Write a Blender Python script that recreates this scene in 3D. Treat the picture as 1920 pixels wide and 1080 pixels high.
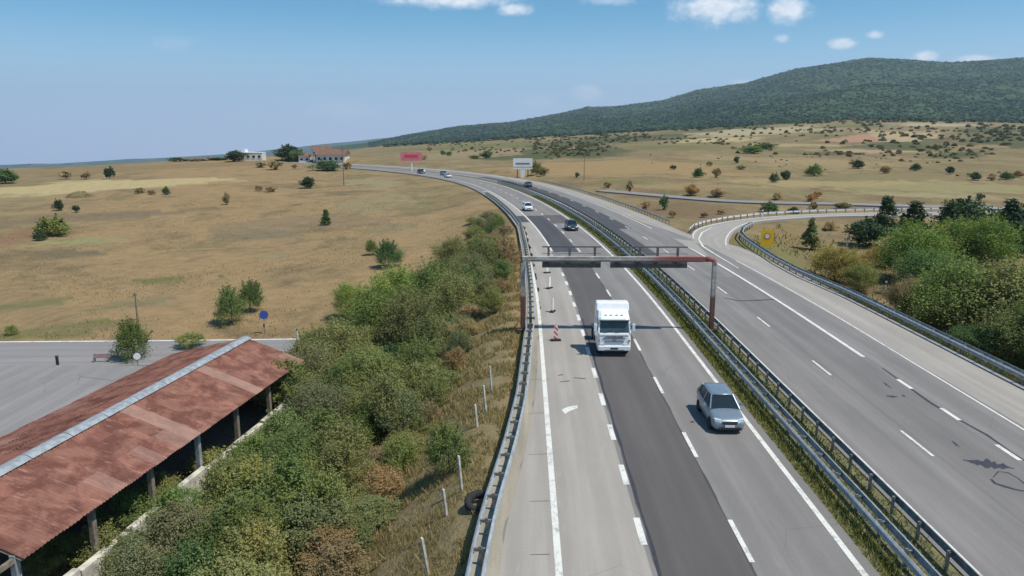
import bpy, math, random
import numpy as np
from mathutils import Vector, Matrix
R = math.radians
rng = np.random.default_rng(7); random.seed(7)
SC = bpy.context.scene; COL = SC.collection
for o in list(bpy.data.objects): bpy.data.objects.remove(o)

# ------------------------------------------------------------------ camera
CAMH, FPX = 15.0, 1400.0
PITCH = math.atan(290/FPX); YAW = math.atan(25*math.cos(PITCH)/FPX)
cam = bpy.data.cameras.new('camera'); co = bpy.data.objects.new('camera', cam); COL.objects.link(co)
cam.sensor_width = 36; cam.lens = 36*FPX/1920; cam.clip_start = .5; cam.clip_end = 60000
co.location = (0, 0, CAMH); co.rotation_euler = (math.pi/2-PITCH, 0, YAW); SC.camera = co
cR = np.array([math.cos(YAW), math.sin(YAW), 0]); 
cF = np.array([-math.sin(YAW)*math.cos(PITCH), math.cos(YAW)*math.cos(PITCH), -math.sin(PITCH)])
cU = np.cross(cR, cF)
def ray(u, v): return cF*FPX + cR*(u-960) + cU*(540-v)
def P(u, v, z=0.):                                     # photo pixel -> point at height z
    d = ray(u, v); k = (z-CAMH)/d[2]; return np.array([d[0]*k, d[1]*k, z])

# ------------------------------------------------------------------ world, sun, exposure
SUN_EL, SHX, SHY = 62., -.93, .36                      # shadows fall to the left and slightly away
w = bpy.data.worlds.new('World'); SC.world = w; w.use_nodes = True
nt = w.node_tree; nt.nodes.clear()
class NT:
    def __init__(s, tree): s.t = tree
    def n(s, typ, **kw):
        x = s.t.nodes.new(typ)
        for k, v in kw.items(): setattr(x, k, v)
        return x
    def l(s, a, b): s.t.links.new(a, b)
    def put(s, sock, v):
        if hasattr(v, 'is_output'): s.l(v, sock)
        else: sock.default_value = v
    def m(s, op, a, b=0., c=None, clamp=False):
        x = s.n('ShaderNodeMath', operation=op, use_clamp=clamp); s.put(x.inputs[0], a); s.put(x.inputs[1], b)
        if c is not None: s.put(x.inputs[2], c)
        return x.outputs[0]
    def vm(s, op, a, b=(0, 0, 0)):
        x = s.n('ShaderNodeVectorMath', operation=op); s.put(x.inputs[0], a); s.put(x.inputs[1], b)
        return x.outputs['Value'] if op in ('LENGTH', 'DOT_PRODUCT', 'DISTANCE') else x.outputs[0]
    def mix(s, f, a, b, mode='MIX'):
        x = s.n('ShaderNodeMix', data_type='RGBA', blend_type=mode); s.put(x.inputs[0], f)
        for i, v in ((6, a), (7, b)):
            if isinstance(v, (tuple, list)) and len(v) == 3: v = (*v, 1)
            s.put(x.inputs[i], v)
        return x.outputs[2]
    def noise(s, vec, scale, detail=4, rough=.55, dist=0.):
        x = s.n('ShaderNodeTexNoise'); s.l(vec, x.inputs['Vector'])
        x.inputs['Scale'].default_value = scale; x.inputs['Detail'].default_value = detail
        x.inputs['Roughness'].default_value = rough; x.inputs['Distortion'].default_value = dist
        return x.outputs['Fac']
    def ramp(s, f, lo, hi, a=0., b=1.):
        x = s.n('ShaderNodeMapRange', interpolation_type='SMOOTHSTEP'); s.put(x.inputs[0], f)
        for i, v in enumerate((lo, hi, a, b)): s.put(x.inputs[i+1], v)
        return x.outputs[0]
    def scale(s, vec, sc):
        x = s.n('ShaderNodeMapping'); s.l(vec, x.inputs[0]); x.inputs['Scale'].default_value = sc; return x.outputs[0]
W = NT(nt)
sky = W.n('ShaderNodeTexSky', sky_type='NISHITA', sun_disc=False)
sky.sun_elevation = R(SUN_EL); sky.sun_rotation = math.atan2(-SHX, -SHY)
sky.altitude = 500; sky.air_density = 1.0; sky.dust_density = .25; sky.ozone_density = 2.0
tc = W.n('ShaderNodeTexCoord'); D = tc.outputs['Generated']
sep = W.n('ShaderNodeSeparateXYZ'); W.l(D, sep.inputs[0])
yy = W.m('MAXIMUM', sep.outputs[1], .05)
cmb = W.n('ShaderNodeCombineXYZ'); W.l(W.m('DIVIDE', sep.outputs[0], yy), cmb.inputs[0]); W.l(W.m('DIVIDE', sep.outputs[2], yy), cmb.inputs[1])
PL = cmb.outputs[0]                                    # world directions flattened onto the plane y = 1
nz = W.noise(PL, 26, 6, .62); nz2 = W.noise(W.scale(PL, (1, 1.6, 1)), 60, 4, .6)
nn = W.m('ADD', W.m('MULTIPLY', nz, 1.25), W.m('MULTIPLY', nz2, .55))
mask = None
for (u, v, ru, rv, a) in [(845, -2, 165, 22, 1.), (965, 17, 44, 15, .9), (1345, 16, 108, 40, 1.), (1478, 14, 54, 34, .95), (1578, 82, 36, 14, .9),
        (1640, 65, 20, 10, .7), (1467, 73, 16, 9, .5), (1735, 106, 32, 13, 1.), (1838, 112, 52, 13, .85), (1100, 176, 40, 20, .45), (1005, 190, 50, 14, .22),
        (640, 205, 100, 22, .2), (330, 82, 60, 20, .15), (1390, 155, 40, 8, .5), (1140, 0, 60, 14, .4), (2150, 60, 90, 30, .8), (2350, -40, 120, 40, .9), (300, -120, 150, 40, .7),(1700,-150,170,50,.9)]:
    d = ray(u, v); cx, cz = d[0]/d[1], d[2]/d[1]
    rx, rz = ru/1430, rv/1430
    q = W.vm('LENGTH', W.vm('DIVIDE', W.vm('SUBTRACT', PL, (cx, cz, 0)), (rx, rz, 1)))
    b = W.m('MULTIPLY', W.ramp(W.m('SUBTRACT', nn, q), -.06, .72), a)
    mask = b if mask is None else W.m('MAXIMUM', mask, b)
# the same fair-weather clouds go on over the rest of the sky
g = W.noise(W.scale(D, (1, 1, 2.2)), 5.5, 6, .6)
hi = W.m('MULTIPLY', W.ramp(g, .60, .74), W.ramp(sep.outputs[2], .27, .36))
mask = W.m('MAXIMUM', mask, hi)
skyc = W.mix(1., sky.outputs[0], (.40, .80, .95), 'MULTIPLY')
skyc = W.mix(W.ramp(sep.outputs[2], -.02, .165, .92, .0), skyc, (5.6, 6.5, 9.0))     # pale summer air towards the horizon, all round
cloudc = W.mix(W.ramp(nz2, .3, .7), (7.4, 7.8, 8.6), (9.3, 9.4, 9.6))
final = W.mix(W.m('MULTIPLY', mask, .82), skyc, cloudc)
bg = W.n('ShaderNodeBackground'); bg.inputs['Strength'].default_value = .095; W.l(final, bg.inputs[0])
wo = W.n('ShaderNodeOutputWorld'); W.l(bg.outputs[0], wo.inputs[0])
sl = bpy.data.lights.new('sun', 'SUN'); sl.energy = 3.6; sl.angle = R(.53); sl.color = (1, .955, .88)
so = bpy.data.objects.new('sun', sl); COL.objects.link(so); so.location = (60, -30, 120)
sd = Vector((SHX*math.cos(R(SUN_EL)), SHY*math.cos(R(SUN_EL)), -math.sin(R(SUN_EL)))); so.rotation_euler = sd.to_track_quat('-Z', 'Y').to_euler()
vs = SC.view_settings; vs.view_transform = 'Standard'; vs.look = 'None'; vs.exposure = .42; vs.gamma = 1; vs.use_curve_mapping = False
SC.render.engine = 'CYCLES'; cy = SC.cycles; cy.use_denoising = True; cy.max_bounces = 5; cy.diffuse_bounces = 3; cy.transparent_max_bounces = 6; cy.volume_bounces = 0; cy.use_adaptive_sampling = True
cy.sample_clamp_indirect = 4.

# ------------------------------------------------------------------ helpers
def tag(o, label=None, cat=None, group=None, kind=None):
    if label: o['label'] = label
    if cat: o['category'] = cat
    if group: o['group'] = group
    if kind: o['kind'] = kind
    return o
def empty(name, loc, rz=0., label=None, cat=None, group=None):
    o = bpy.data.objects.new(name, None); COL.objects.link(o); o.location = loc; o.rotation_euler = (0, 0, rz); o.empty_display_size = .3
    return tag(o, label, cat, group)
def link(name, me, parent=None, loc=None):
    o = bpy.data.objects.new(name, me); COL.objects.link(o)
    if parent is not None: o.parent = parent
    if loc is not None: o.location = loc
    return o
class MB:
    def __init__(s): s.v = []; s.f = []; s.uv = None
    def quad(s, *ps):
        i = len(s.v); s.v += [tuple(map(float, p)) for p in ps]; s.f.append(tuple(range(i, i+len(ps)))); return s
    def box(s, c, d, rz=0., taper=1.):
        i = len(s.v); cs, sn = math.cos(rz), math.sin(rz)
        for z in (-.5, .5):
            t = taper if z > 0 else 1.
            for x, y in ((-.5, -.5), (.5, -.5), (.5, .5), (-.5, .5)):
                X, Y = x*d[0]*t, y*d[1]*t
                s.v.append((c[0]+X*cs-Y*sn, c[1]+X*sn+Y*cs, c[2]+z*d[2]))
        for f in ((3, 2, 1, 0), (4, 5, 6, 7), (0, 1, 5, 4), (1, 2, 6, 5), (2, 3, 7, 6), (3, 0, 4, 7)): s.f.append(tuple(i+k for k in f))
        return s
    def tube(s, path, rad, n=8, cap=True):
        path = [np.array(p, float) for p in path]; m = len(path)
        rad = [rad]*m if np.isscalar(rad) else rad; i0 = len(s.v)
        for k, p in enumerate(path):
            t = path[min(k+1, m-1)]-path[max(k-1, 0)]; t = t/(np.linalg.norm(t)+1e-9)
            a = np.array([0, 0, 1.]) if abs(t[2]) < .9 else np.array([1., 0, 0])
            x = np.cross(t, a); x /= np.linalg.norm(x); y = np.cross(x, t)
            for j in range(n):
                q = p+rad[k]*(x*math.cos(2*math.pi*j/n)+y*math.sin(2*math.pi*j/n)); s.v.append(tuple(q))
        for k in range(m-1):
            for j in range(n):
                a, b = i0+k*n+j, i0+k*n+(j+1) % n; s.f.append((a, a+n, b+n, b))
        if cap: s.f.append(tuple(i0+j for j in range(n))); s.f.append(tuple(i0+(m-1)*n+n-1-j for j in range(n)))
        return s
    def loft(s, rings, closed=True, cap=True):
        i0 = len(s.v); n = len(rings[0])
        for r in rings: s.v += [tuple(map(float, p)) for p in r]
        for k in range(len(rings)-1):
            for j in range(n if closed else n-1):
                a, b = i0+k*n+j, i0+k*n+(j+1) % n; s.f.append((a, b, b+n, a+n))
        if cap and closed:
            s.f.append(tuple(i0+n-1-j for j in range(n))); s.f.append(tuple(i0+(len(rings)-1)*n+j for j in range(n)))
        return s
    def mesh(s, name, mat, smooth=False):
        me = bpy.data.meshes.new(name); me.from_pydata(s.v, [], s.f)
        if mat: me.materials.append(mat)
        if smooth: me.polygons.foreach_set('use_smooth', [True]*len(me.polygons))
        if s.uv is not None:
            ul = me.uv_layers.new(name='UVMap'); li = np.zeros(len(me.loops), int); me.loops.foreach_get('vertex_index', li)
            ul.data.foreach_set('uv', np.array(s.uv)[li].astype(np.float32).ravel())
        me.update(); return me
    def build(s, name, mat, parent=None, smooth=False, bevel=0., sub=0):
        o = link(name, s.mesh(name, mat, smooth), parent)
        if bevel:
            b = o.modifiers.new('bevel', 'BEVEL'); b.width = bevel; b.segments = 2; b.limit_method = 'ANGLE'
        if sub:
            b = o.modifiers.new('sub', 'SUBSURF'); b.levels = sub; b.render_levels = sub
        return o
def copy_tree(o, parent=None):
    c = o.copy(); COL.objects.link(c); c.parent = parent
    for ch in list(o.children): copy_tree(ch, c)
    return c

# ------------------------------------------------------------------ materials
def material(name):
    m = bpy.data.materials.new(name); m.use_nodes = True; t = NT(m.node_tree); t.b = m.node_tree.nodes['Principled BSDF']; t.mat = m
    t.pos = t.n('ShaderNodeNewGeometry').outputs['Position']; return t
def bump(t, h, strength=.3, dist=.05):
    b = t.n('ShaderNodeBump'); b.inputs['Strength'].default_value = strength; b.inputs['Distance'].default_value = dist
    t.l(h, b.inputs['Height']); t.l(b.outputs[0], t.b.inputs['Normal'])
def simple(name, col, rough=.6, metal=0., var=.12, scale=6., coat=0., spec=.5):
    t = material(name); c = t.noise(t.pos, scale, 5)
    lo = tuple(x*(1-var) for x in col); hi_ = tuple(min(1, x*(1+var)) for x in col)
    t.l(t.mix(t.ramp(c, .3, .7), lo, hi_), t.b.inputs['Base Color'])
    t.put(t.b.inputs['Roughness'], rough); t.put(t.b.inputs['Metallic'], metal); t.put(t.b.inputs['Coat Weight'], coat); t.put(t.b.inputs['Specular IOR Level'], spec)
    return t.mat
M = {}
M['galv'] = simple('galvanised_steel', (.36, .385, .39), .55, .35, .22, 3.)
M['galv_dull'] = simple('weathered_steel', (.2, .21, .2), .65, .3, .3, 3.)
M['dark_metal'] = simple('dark_sign_back', (.11, .11, .11), .7, 0, .25, 2.)
M['concrete'] = simple('pale_concrete', (.5, .47, .4), .9, 0, .2, 4.)
M['wall'] = simple('limewashed_wall', (.5, .47, .39), .95, 0, .3, 2.)
M['wood'] = simple('old_wood', (.2, .16, .12), .9, 0, .3, 5.)
M['bark'] = simple('bark', (.13, .095, .065), .95, 0, .35, 4.)
M['white'] = simple('white_paint', (.74, .75, .73), .5, 0, .06, 5.)
M['truck_white'] = simple('truck_white_paint', (.78, .80, .79), .3, 0, .04, 3., .3)
M['silver'] = simple('silver_blue_paint', (.25, .305, .34), .32, .45, .05, 3., .6)
M['carwhite'] = simple('white_car_paint', (.75, .75, .74), .3, 0, .04, 3., .5)
M['cardark'] = simple('dark_green_car_paint', (.025, .04, .04), .25, .1, .1, 3., .6)
M['glass'] = simple('dark_glass', (.012, .024, .034), .12, 0, .1, 3., 0, .22)
M['glass_t'] = simple('truck_glass', (.05, .075, .072), .08, 0, .2, 3., 0, .6)
M['rubber'] = simple('rubber', (.02, .02, .021), .9, 0, .2, 9.)
M['black'] = simple('black_plastic', (.025, .025, .027), .6, 0, .1, 5.)
M['lamp'] = simple('lamp_lens', (.75, .78, .8), .12, .3, .05, 5.)
M['plate'] = simple('number_plate', (.75, .75, .72), .5, 0, .04, 9.)
M['rim'] = simple('alloy', (.4, .41, .42), .35, .7, .1, 5.)
M['yellow'] = simple('yellow_sign', (.88, .50, .012), .55, 0, .05, 5.)
M['red'] = simple('red_sign', (.55, .06, .05), .5, 0, .1, 5.)
M['pink'] = simple('faded_red', (.62, .17, .2), .6, 0, .12, .6)
M['blue'] = simple('blue_sign', (.03, .07, .3), .5, 0, .1, 5.)
M['line'] = simple('road_paint', (.60, .585, .52), .75, 0, .16, 2.2)
M['tar'] = simple('tar', (.035, .035, .045), .7, 0, .2, 3.)
M['plaster'] = simple('house_plaster', (.62, .58, .5), .9, 0, .1, .3)
M['brownroof'] = simple('brown_roof', (.17, .09, .06), .9, 0, .2, .5)
M['speck_green'] = simple('lens_speck_green', (.03, .25, .1), .5, 0, .1, 4.)  # colour of a lens speck, used on its added stand-in
def line_material():
    t = material('worn_road_paint'); n = t.noise(t.pos, 1.3, 6, .7); n2 = t.noise(t.pos, 14, 3, .6)
    f = t.ramp(t.m('ADD', t.m('MULTIPLY', n, .7), t.m('MULTIPLY', n2, .5)), .42, .62)
    t.l(t.mix(f, (.33, .325, .30), (.66, .65, .59)), t.b.inputs['Base Color']); t.put(t.b.inputs['Roughness'], .75); return t.mat
M['line'] = line_material()
def asphalt(name, col, pale=None, streak=.25, crack=0.):
    t = material(name); uvn = t.n('ShaderNodeUVMap'); uv = uvn.outputs[0]
    s1 = t.noise(t.scale(uv, (1.5, .035, 1)), 1., 4, .6); s2 = t.noise(t.scale(uv, (.5, .12, 1)), 1., 5, .6); fine = t.noise(t.pos, 9., 4, .7)
    f = t.m('ADD', t.m('MULTIPLY', s1, .55), t.m('ADD', t.m('MULTIPLY', s2, .4), t.m('MULTIPLY', fine, .25)))
    c = t.mix(t.ramp(f, .42, .78), tuple(x*(1-streak) for x in col), tuple(x*(1+streak) for x in col))
    if pale:
        su = t.n('ShaderNodeSeparateXYZ'); t.l(uv, su.inputs[0])
        e = t.ramp(t.m('ADD', su.outputs[0], t.m('MULTIPLY', s2, .9)), pale[0], pale[1])
        c = t.mix(e, c, pale[2])
    sx = t.n('ShaderNodeSeparateXYZ'); t.l(uv, sx.inputs[0])   # polished wheel tracks and oil drips along each lane
    trk = t.m('SINE', t.m('MULTIPLY', t.m('SUBTRACT', sx.outputs[0], 4.6), 2*math.pi/1.8)); blob = t.noise(t.scale(uv, (1.1, .25, 1)), 1., 6, .75, .8)
    c = t.mix(t.m('MULTIPLY', t.ramp(trk, -.2, 1., 0., .3), t.ramp(s1, .3, .7)), c, tuple(x*.55 for x in col)); c = t.mix(t.ramp(blob, .62, .74, 0., .3), c, tuple(x*.6 for x in col)); c = t.mix(t.ramp(blob, .4, .26, 0., .3), c, tuple(min(.45, x*1.5) for x in col))
    if crack:
        vo = t.n('ShaderNodeTexVoronoi', feature='DISTANCE_TO_EDGE'); t.l(t.scale(uv, (.35, .22, 1)), vo.inputs[0]); vo.inputs['Scale'].default_value = 1.
        ck = t.m('MULTIPLY', t.ramp(vo.outputs['Distance'], .004, .012, 1., 0.), t.ramp(t.noise(t.pos, .12, 3), .5, .62, 0., crack))
        c = t.mix(ck, c, tuple(x*.45 for x in col))
    t.l(c, t.b.inputs['Base Color']); t.put(t.b.inputs['Roughness'], .88); bump(t, fine, .25, .01); return t.mat
M['asph_l'] = asphalt('asphalt_inbound', (.196, .182, .168), None, .16, .22)
M['asph_d'] = asphalt('asphalt_repair_lane', (.098, .088, .083), None, .14)
M['asph_m'] = asphalt('asphalt_worn_lane', (.172, .159, .147), None, .16)
M['asph_dd'] = asphalt('asphalt_fresh_patch', (.060, .059, .061), None, .16)
M['asph_r'] = asphalt('asphalt_outbound', (.195, .181, .167), None, .18, .18)
M['asph_e'] = asphalt('asphalt_shoulder', (.315, .287, .248), None, .14, .2)
M['asph_s'] = asphalt('asphalt_service_road', (.23, .215, .205), None, .15, .5)
M['gravel'] = asphalt('dusty_verge', (.30, .265, .20), None, .3)
def ground_material():
    t = material('dry_grassland'); p = t.pos
    at = t.n('ShaderNodeVertexColor', layer_name='tint')
    big = t.noise(t.scale(p, (1, .7, 1)), .014, 6, .65, .6); mid = t.noise(t.scale(p, (1, .8, 1)), .05, 7, .7, .9); sm = t.noise(p, .5, 5, .7); fi = t.noise(p, 4., 4, .7)
    c = t.mix(t.ramp(mid, .36, .66), (.185, .125, .066), (.31, .222, .112))
    c = t.mix(t.m('MULTIPLY', t.ramp(big, .46, .64), .65), c, (.205, .172, .072))
    c = t.mix(t.m('MULTIPLY', t.ramp(t.noise(t.scale(p, (1, .6, 1)), .028, 6, .68, 1.), .54, .68), .7), c, (.155, .135, .058))
    st1 = t.noise(t.scale(p, (.8, .55, 1)), .11, 6, .72, 1.2); st2 = t.noise(t.scale(p, (.8, .5, 1)), .3, 5, .72, .6)
    c = t.mix(t.ramp(st1, .52, .68, 0., .45), c, (.33, .245, .135)); c = t.mix(t.ramp(st1, .46, .32, 0., .5), c, (.135, .098, .055)); c = t.mix(t.ramp(st2, .54, .7, 0., .35), c, (.15, .125, .06))
    c = t.mix(t.m('MULTIPLY', t.ramp(sm, .5, .72), .45), c, (.36, .285, .155))
    c = t.mix(t.m('MULTIPLY', t.ramp(sm, .46, .3), .4), c, (.10, .085, .042))
    c = t.mix(t.ramp(fi, .3, .7, 0., .3), c, (.15, .11, .06))
    tf = t.noise(p, 1.1, 3, .8, .4); c = t.mix(t.ramp(tf, .60, .68, 0., .45), c, (.11, .098, .045)); c = t.mix(t.ramp(tf, .40, .32, 0., .4), c, (.40, .315, .18))
    wob = t.m('ADD', at.outputs['Alpha'], t.m('MULTIPLY', t.m('ADD', t.m('SUBTRACT', mid, .5), t.m('MULTIPLY', t.m('SUBTRACT', st1, .5), 1.3)), t.m('MULTIPLY', t.ramp(at.outputs['Alpha'], .02, .3), 1.1)))
    tint = t.mix(t.ramp(sm, .3, .7), t.mix(1., at.outputs['Color'], (.8, .8, .8), 'MULTIPLY'), at.outputs['Color'])
    c = t.mix(t.ramp(wob, .10, .58, 0., .92), c, tint)
    c = t.mix(1., c, (.93, .98, .98), 'MULTIPLY')
    t.l(c, t.b.inputs['Base Color']); t.put(t.b.inputs['Roughness'], 1.); t.put(t.b.inputs['Specular IOR Level'], .1)
    bump(t, t.m('ADD', sm, t.m('MULTIPLY', fi, .4)), .6, .35); return t.mat
M['ground'] = ground_material()
def forest_material():
    t = material('forest_canopy'); a = t.noise(t.pos, .0035, 6, .65); b = t.noise(t.pos, .02, 5, .7)
    c = t.mix(t.ramp(a, .40, .60), (.026, .054, .028), (.062, .098, .040)); c = t.mix(t.ramp(b, .35, .7, 0, .6), c, (.066, .092, .04))
    t.l(c, t.b.inputs['Base Color']); t.put(t.b.inputs['Roughness'], 1.); t.put(t.b.inputs['Specular IOR Level'], .05); return t.mat
M['forest'] = forest_material()
def leaf_material():
    t = material('leaf'); g = t.n('ShaderNodeNewGeometry'); oi = t.n('ShaderNodeObjectInfo')
    r = g.outputs['Random Per Island']
    c = t.mix(1., oi.outputs['Color'], t.mix(r, (.80, .81, .78), (1.22, 1.2, 1.15)), 'MULTIPLY')
    c = t.mix(t.ramp(t.noise(t.pos, .55, 3), .5, .8, 0, .4), c, t.mix(1., oi.outputs['Color'], (1.6, 1.15, .8), 'MULTIPLY'))
    t.l(c, t.b.inputs['Base Color']); t.put(t.b.inputs['Roughness'], .65); t.put(t.b.inputs['Specular IOR Level'], .25)
    tr = t.n('ShaderNodeBsdfTranslucent'); t.l(t.mix(1., c, (1.15, 1.25, .6), 'MULTIPLY'), tr.inputs[0])
    ms = t.n('ShaderNodeMixShader'); ms.inputs[0].default_value = .34; t.l(t.b.outputs[0], ms.inputs[1]); t.l(tr.outputs[0], ms.inputs[2])
    out = [x for x in t.t.nodes if x.type == 'OUTPUT_MATERIAL'][0]; t.l(ms.outputs[0], out.inputs[0]); return t.mat
M['leaf'] = leaf_material()
def rust_roof():
    t = material('rusted_roof_sheet'); oi = t.n('ShaderNodeObjectInfo'); n = t.noise(t.pos, .9, 6, .65, .6); f = t.noise(t.scale(t.pos, (.55, 3.2, 1)), 1.6, 6, .75, .5)
    c = t.mix(t.ramp(n, .38, .62), (.135, .045, .028), (.25, .112, .075))
    c = t.mix(t.ramp(f, .54, .68, 0, .6), c, (.36, .21, .155)); c = t.mix(t.ramp(f, .44, .28, 0, .6), c, (.10, .04, .028))
    c = t.mix(1., c, t.mix(oi.outputs['Random'], (.88, .86, .85), (1.12, 1.12, 1.12)), 'MULTIPLY')
    c = t.mix(oi.outputs['Alpha'], oi.outputs['Color'], c)
    t.l(c, t.b.inputs['Base Color']); t.put(t.b.inputs['Roughness'], .8); t.put(t.b.inputs['Metallic'], .0); bump(t, f, .2, .01); return t.mat
M['rust_roof'] = rust_roof()
def gantry_paint():
    t = material('flaking_gantry_paint'); n = t.noise(t.pos, 1.1, 5, .65); n2 = t.noise(t.pos, .35, 3, .5); s = t.n('ShaderNodeSeparateXYZ'); t.l(t.pos, s.inputs[0])
    c = t.mix(t.ramp(n, .42, .6), (.30, .27, .235), (.47, .45, .42))
    red = t.m('MAXIMUM', t.m('MULTIPLY', t.ramp(s.outputs[0], 8.2, 11.2), t.ramp(s.outputs[2], 5.3, 5.55)), t.ramp(n2, .68, .76))
    c = t.mix(red, c, t.mix(n, (.20, .045, .035), (.31, .11, .085)))
    rust = t.ramp(t.m('ADD', s.outputs[2], t.m('MULTIPLY', n, .8)), 3.0, 3.3, 1., 0.)
    c = t.mix(rust, c, t.mix(n, (.085, .038, .026), (.17, .08, .055)))
    t.l(c, t.b.inputs['Base Color']); t.put(t.b.inputs['Roughness'], .65); return t.mat
M['gantry'] = gantry_paint()

# ------------------------------------------------------------------ motorway alignment and land form
S0, K1, S1, K2 = 58., .0014, 205., .0036
_s = [-80.]; _x = [0.]; _y = [-80.]; h = 0.
while _s[-1] < 640:
    s = _s[-1]; k = 0 if s < S0 else K1 if s < S1 else (K2 if h < R(54) else 0.)
    h += k*1.; _s.append(s+1); _x.append(_x[-1]-math.sin(h)); _y.append(_y[-1]+math.cos(h))
AS, AX, AY = map(np.array, (_s, _x, _y)); AH = np.arctan2(-np.gradient(AX), np.gradient(AY))
def axis(s, t, z=0.):
    x, y, hh = np.interp(s, AS, AX), np.interp(s, AS, AY), np.interp(s, AS, AH)
    return np.array([x+t*math.cos(hh), y+t*math.sin(hh), z])
def heading(s): return float(np.interp(s, AS, AH))
def st_of(x, y):                                       # nearest (s, t) on the axis
    x = np.atleast_1d(x).astype(float); y = np.atleast_1d(y).astype(float); S = np.zeros_like(x); T = np.zeros_like(x)
    ax, ay, a_s, ah = AX[::2], AY[::2], AS[::2], AH[::2]
    for i in range(0, len(x), 20000):
        dx = x[i:i+20000, None]-ax; dy = y[i:i+20000, None]-ay; j = np.argmin(dx*dx+dy*dy, 1); r = np.arange(len(j))
        S[i:i+20000] = a_s[j]; T[i:i+20000] = dx[r, j]*np.cos(ah[j])+dy[r, j]*np.sin(ah[j])
    return S, T
def dist_poly(x, y, pts):
    best = np.full(x.shape, 1e9)
    for a, b in zip(pts[:-1], pts[1:]):
        ax_, ay_ = a[0], a[1]; bx, by = b[0]-ax_, b[1]-ay_; L = bx*bx+by*by+1e-9
        k = np.clip(((x-ax_)*bx+(y-ay_)*by)/L, 0, 1); best = np.minimum(best, np.hypot(x-ax_-k*bx, y-ay_-k*by))
    return best
def ss(a, b, x): q = np.clip((x-a)/(b-a), 0, 1); return q*q*(3-2*q)
ramp_in = [P(u, v) for u, v in [(1372, 470), (1366, 455), (1372, 440), (1388, 427), (1420, 416), (1470, 411), (1560, 406), (1700, 404), (1850, 403), (2050, 402)]]
ramp_out = [P(u, v) for u, v in [(1300, 455), (1296, 441), (1305, 430), (1328, 422), (1370, 414), (1430, 407), (1540, 401), (1690, 398), (1850, 396.5), (2050, 395)]]
ramp_mid = [(a+b)/2 for a, b in zip(ramp_in, ramp_out)]
rural = [P(u, v) for u, v in [(1130, 357), (1200, 363), (1280, 370), (1360, 376), (1450, 379.5), (1560, 381.5), (1700, 385.5), (1850, 389), (1950, 391), (2100, 393)]]
SERV_Z = -4.0
service = [P(u, v, SERV_Z) for u, v in [(-700, 668), (0, 663), (250, 661), (420, 659), (560, 657), (660, 656)]]
UC = [-4500, -900, 0, 480, 800, 985, 1300, 1600, 1920, 3000, 7000]
AZC = np.array([math.atan((u-985)/1430) for u in UC]); AZC[0] = -R(130); AZC[-1] = R(130)
AZC = np.concatenate([[-math.pi], AZC, [math.pi]])
RT = np.array([0, 60, 110, 170, 260, 400, 600, 900, 1300, 2500, 5000, 16000.])
def zv(r, v): return CAMH-(v-250)*r/1430
def prof(near, far): return list(near)+[zv(r, v) for r, v in zip(RT[4:], far)]
ZT = {
 'L2': prof((-4, -4, -4, -3.5), (345, 306, 308, 308, 308, 308, 308, 308)),
 0:   prof((-4, -4, -4, -3.2), (341, 304, 307, 308, 308, 308, 306, 305)),
 480: prof((-4, -4, -3.6, -2.6), (335, 292, 293, 296, 297, 297, 297, 297)),
 800: prof((-3.8, -3.6, -2.4, -1.6), (332, 301, 289, 278, 268, 268, 268, 268)),
 985: prof((-3, -1.2, -.4, -.4), (330, 297, 281, 268, 258, 258, 258, 258)),
 1300: prof((-4, -2, -.4, -.2), (327, 291, 271, 253, 241, 244, 244, 244)),
 1600: prof((-4, -4, -2.4, -.2), (327, 292, 267, 243, 227, 233, 233, 233)),
 1920: prof((-4, -4.2, -3.4, -.5), (329, 293, 268, 246, 235, 232, 232, 232)),
 'R2': prof((-4, -4.2, -3.6, -.6), (329, 293, 268, 246, 236, 236, 236, 236)),
 'B': prof((-4, -4, -4, -4), (330, 300, 290, 290, 290, 290, 290, 290))}
ZG = np.array([ZT[k] for k in ('B', 'L2', 'L2', 0, 480, 800, 985, 1300, 1600, 1920, 'R2', 'R2', 'B')])
def smooth_interp(x, xs):
    i = np.clip(np.searchsorted(xs, x)-1, 0, len(xs)-2); f = (x-xs[i])/(xs[i+1]-xs[i]); return i, np.clip(f, 0, 1)
def fbm(x, y, seed, octs=4):
    g = np.random.default_rng(seed); o = np.zeros_like(x); a = 1.
    for k in range(octs):
        for j in range(3):
            th = g.uniform(0, 6.28); ph = g.uniform(0, 6.28); f = (1.9**k)*g.uniform(.75, 1.3); o += a*np.sin(f*(x*math.cos(th)+y*math.sin(th))+ph+1.3*np.sin(.7*f*(x*math.sin(th)-y*math.cos(th))+ph*2))/3
        a *= .55
    return o
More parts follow.
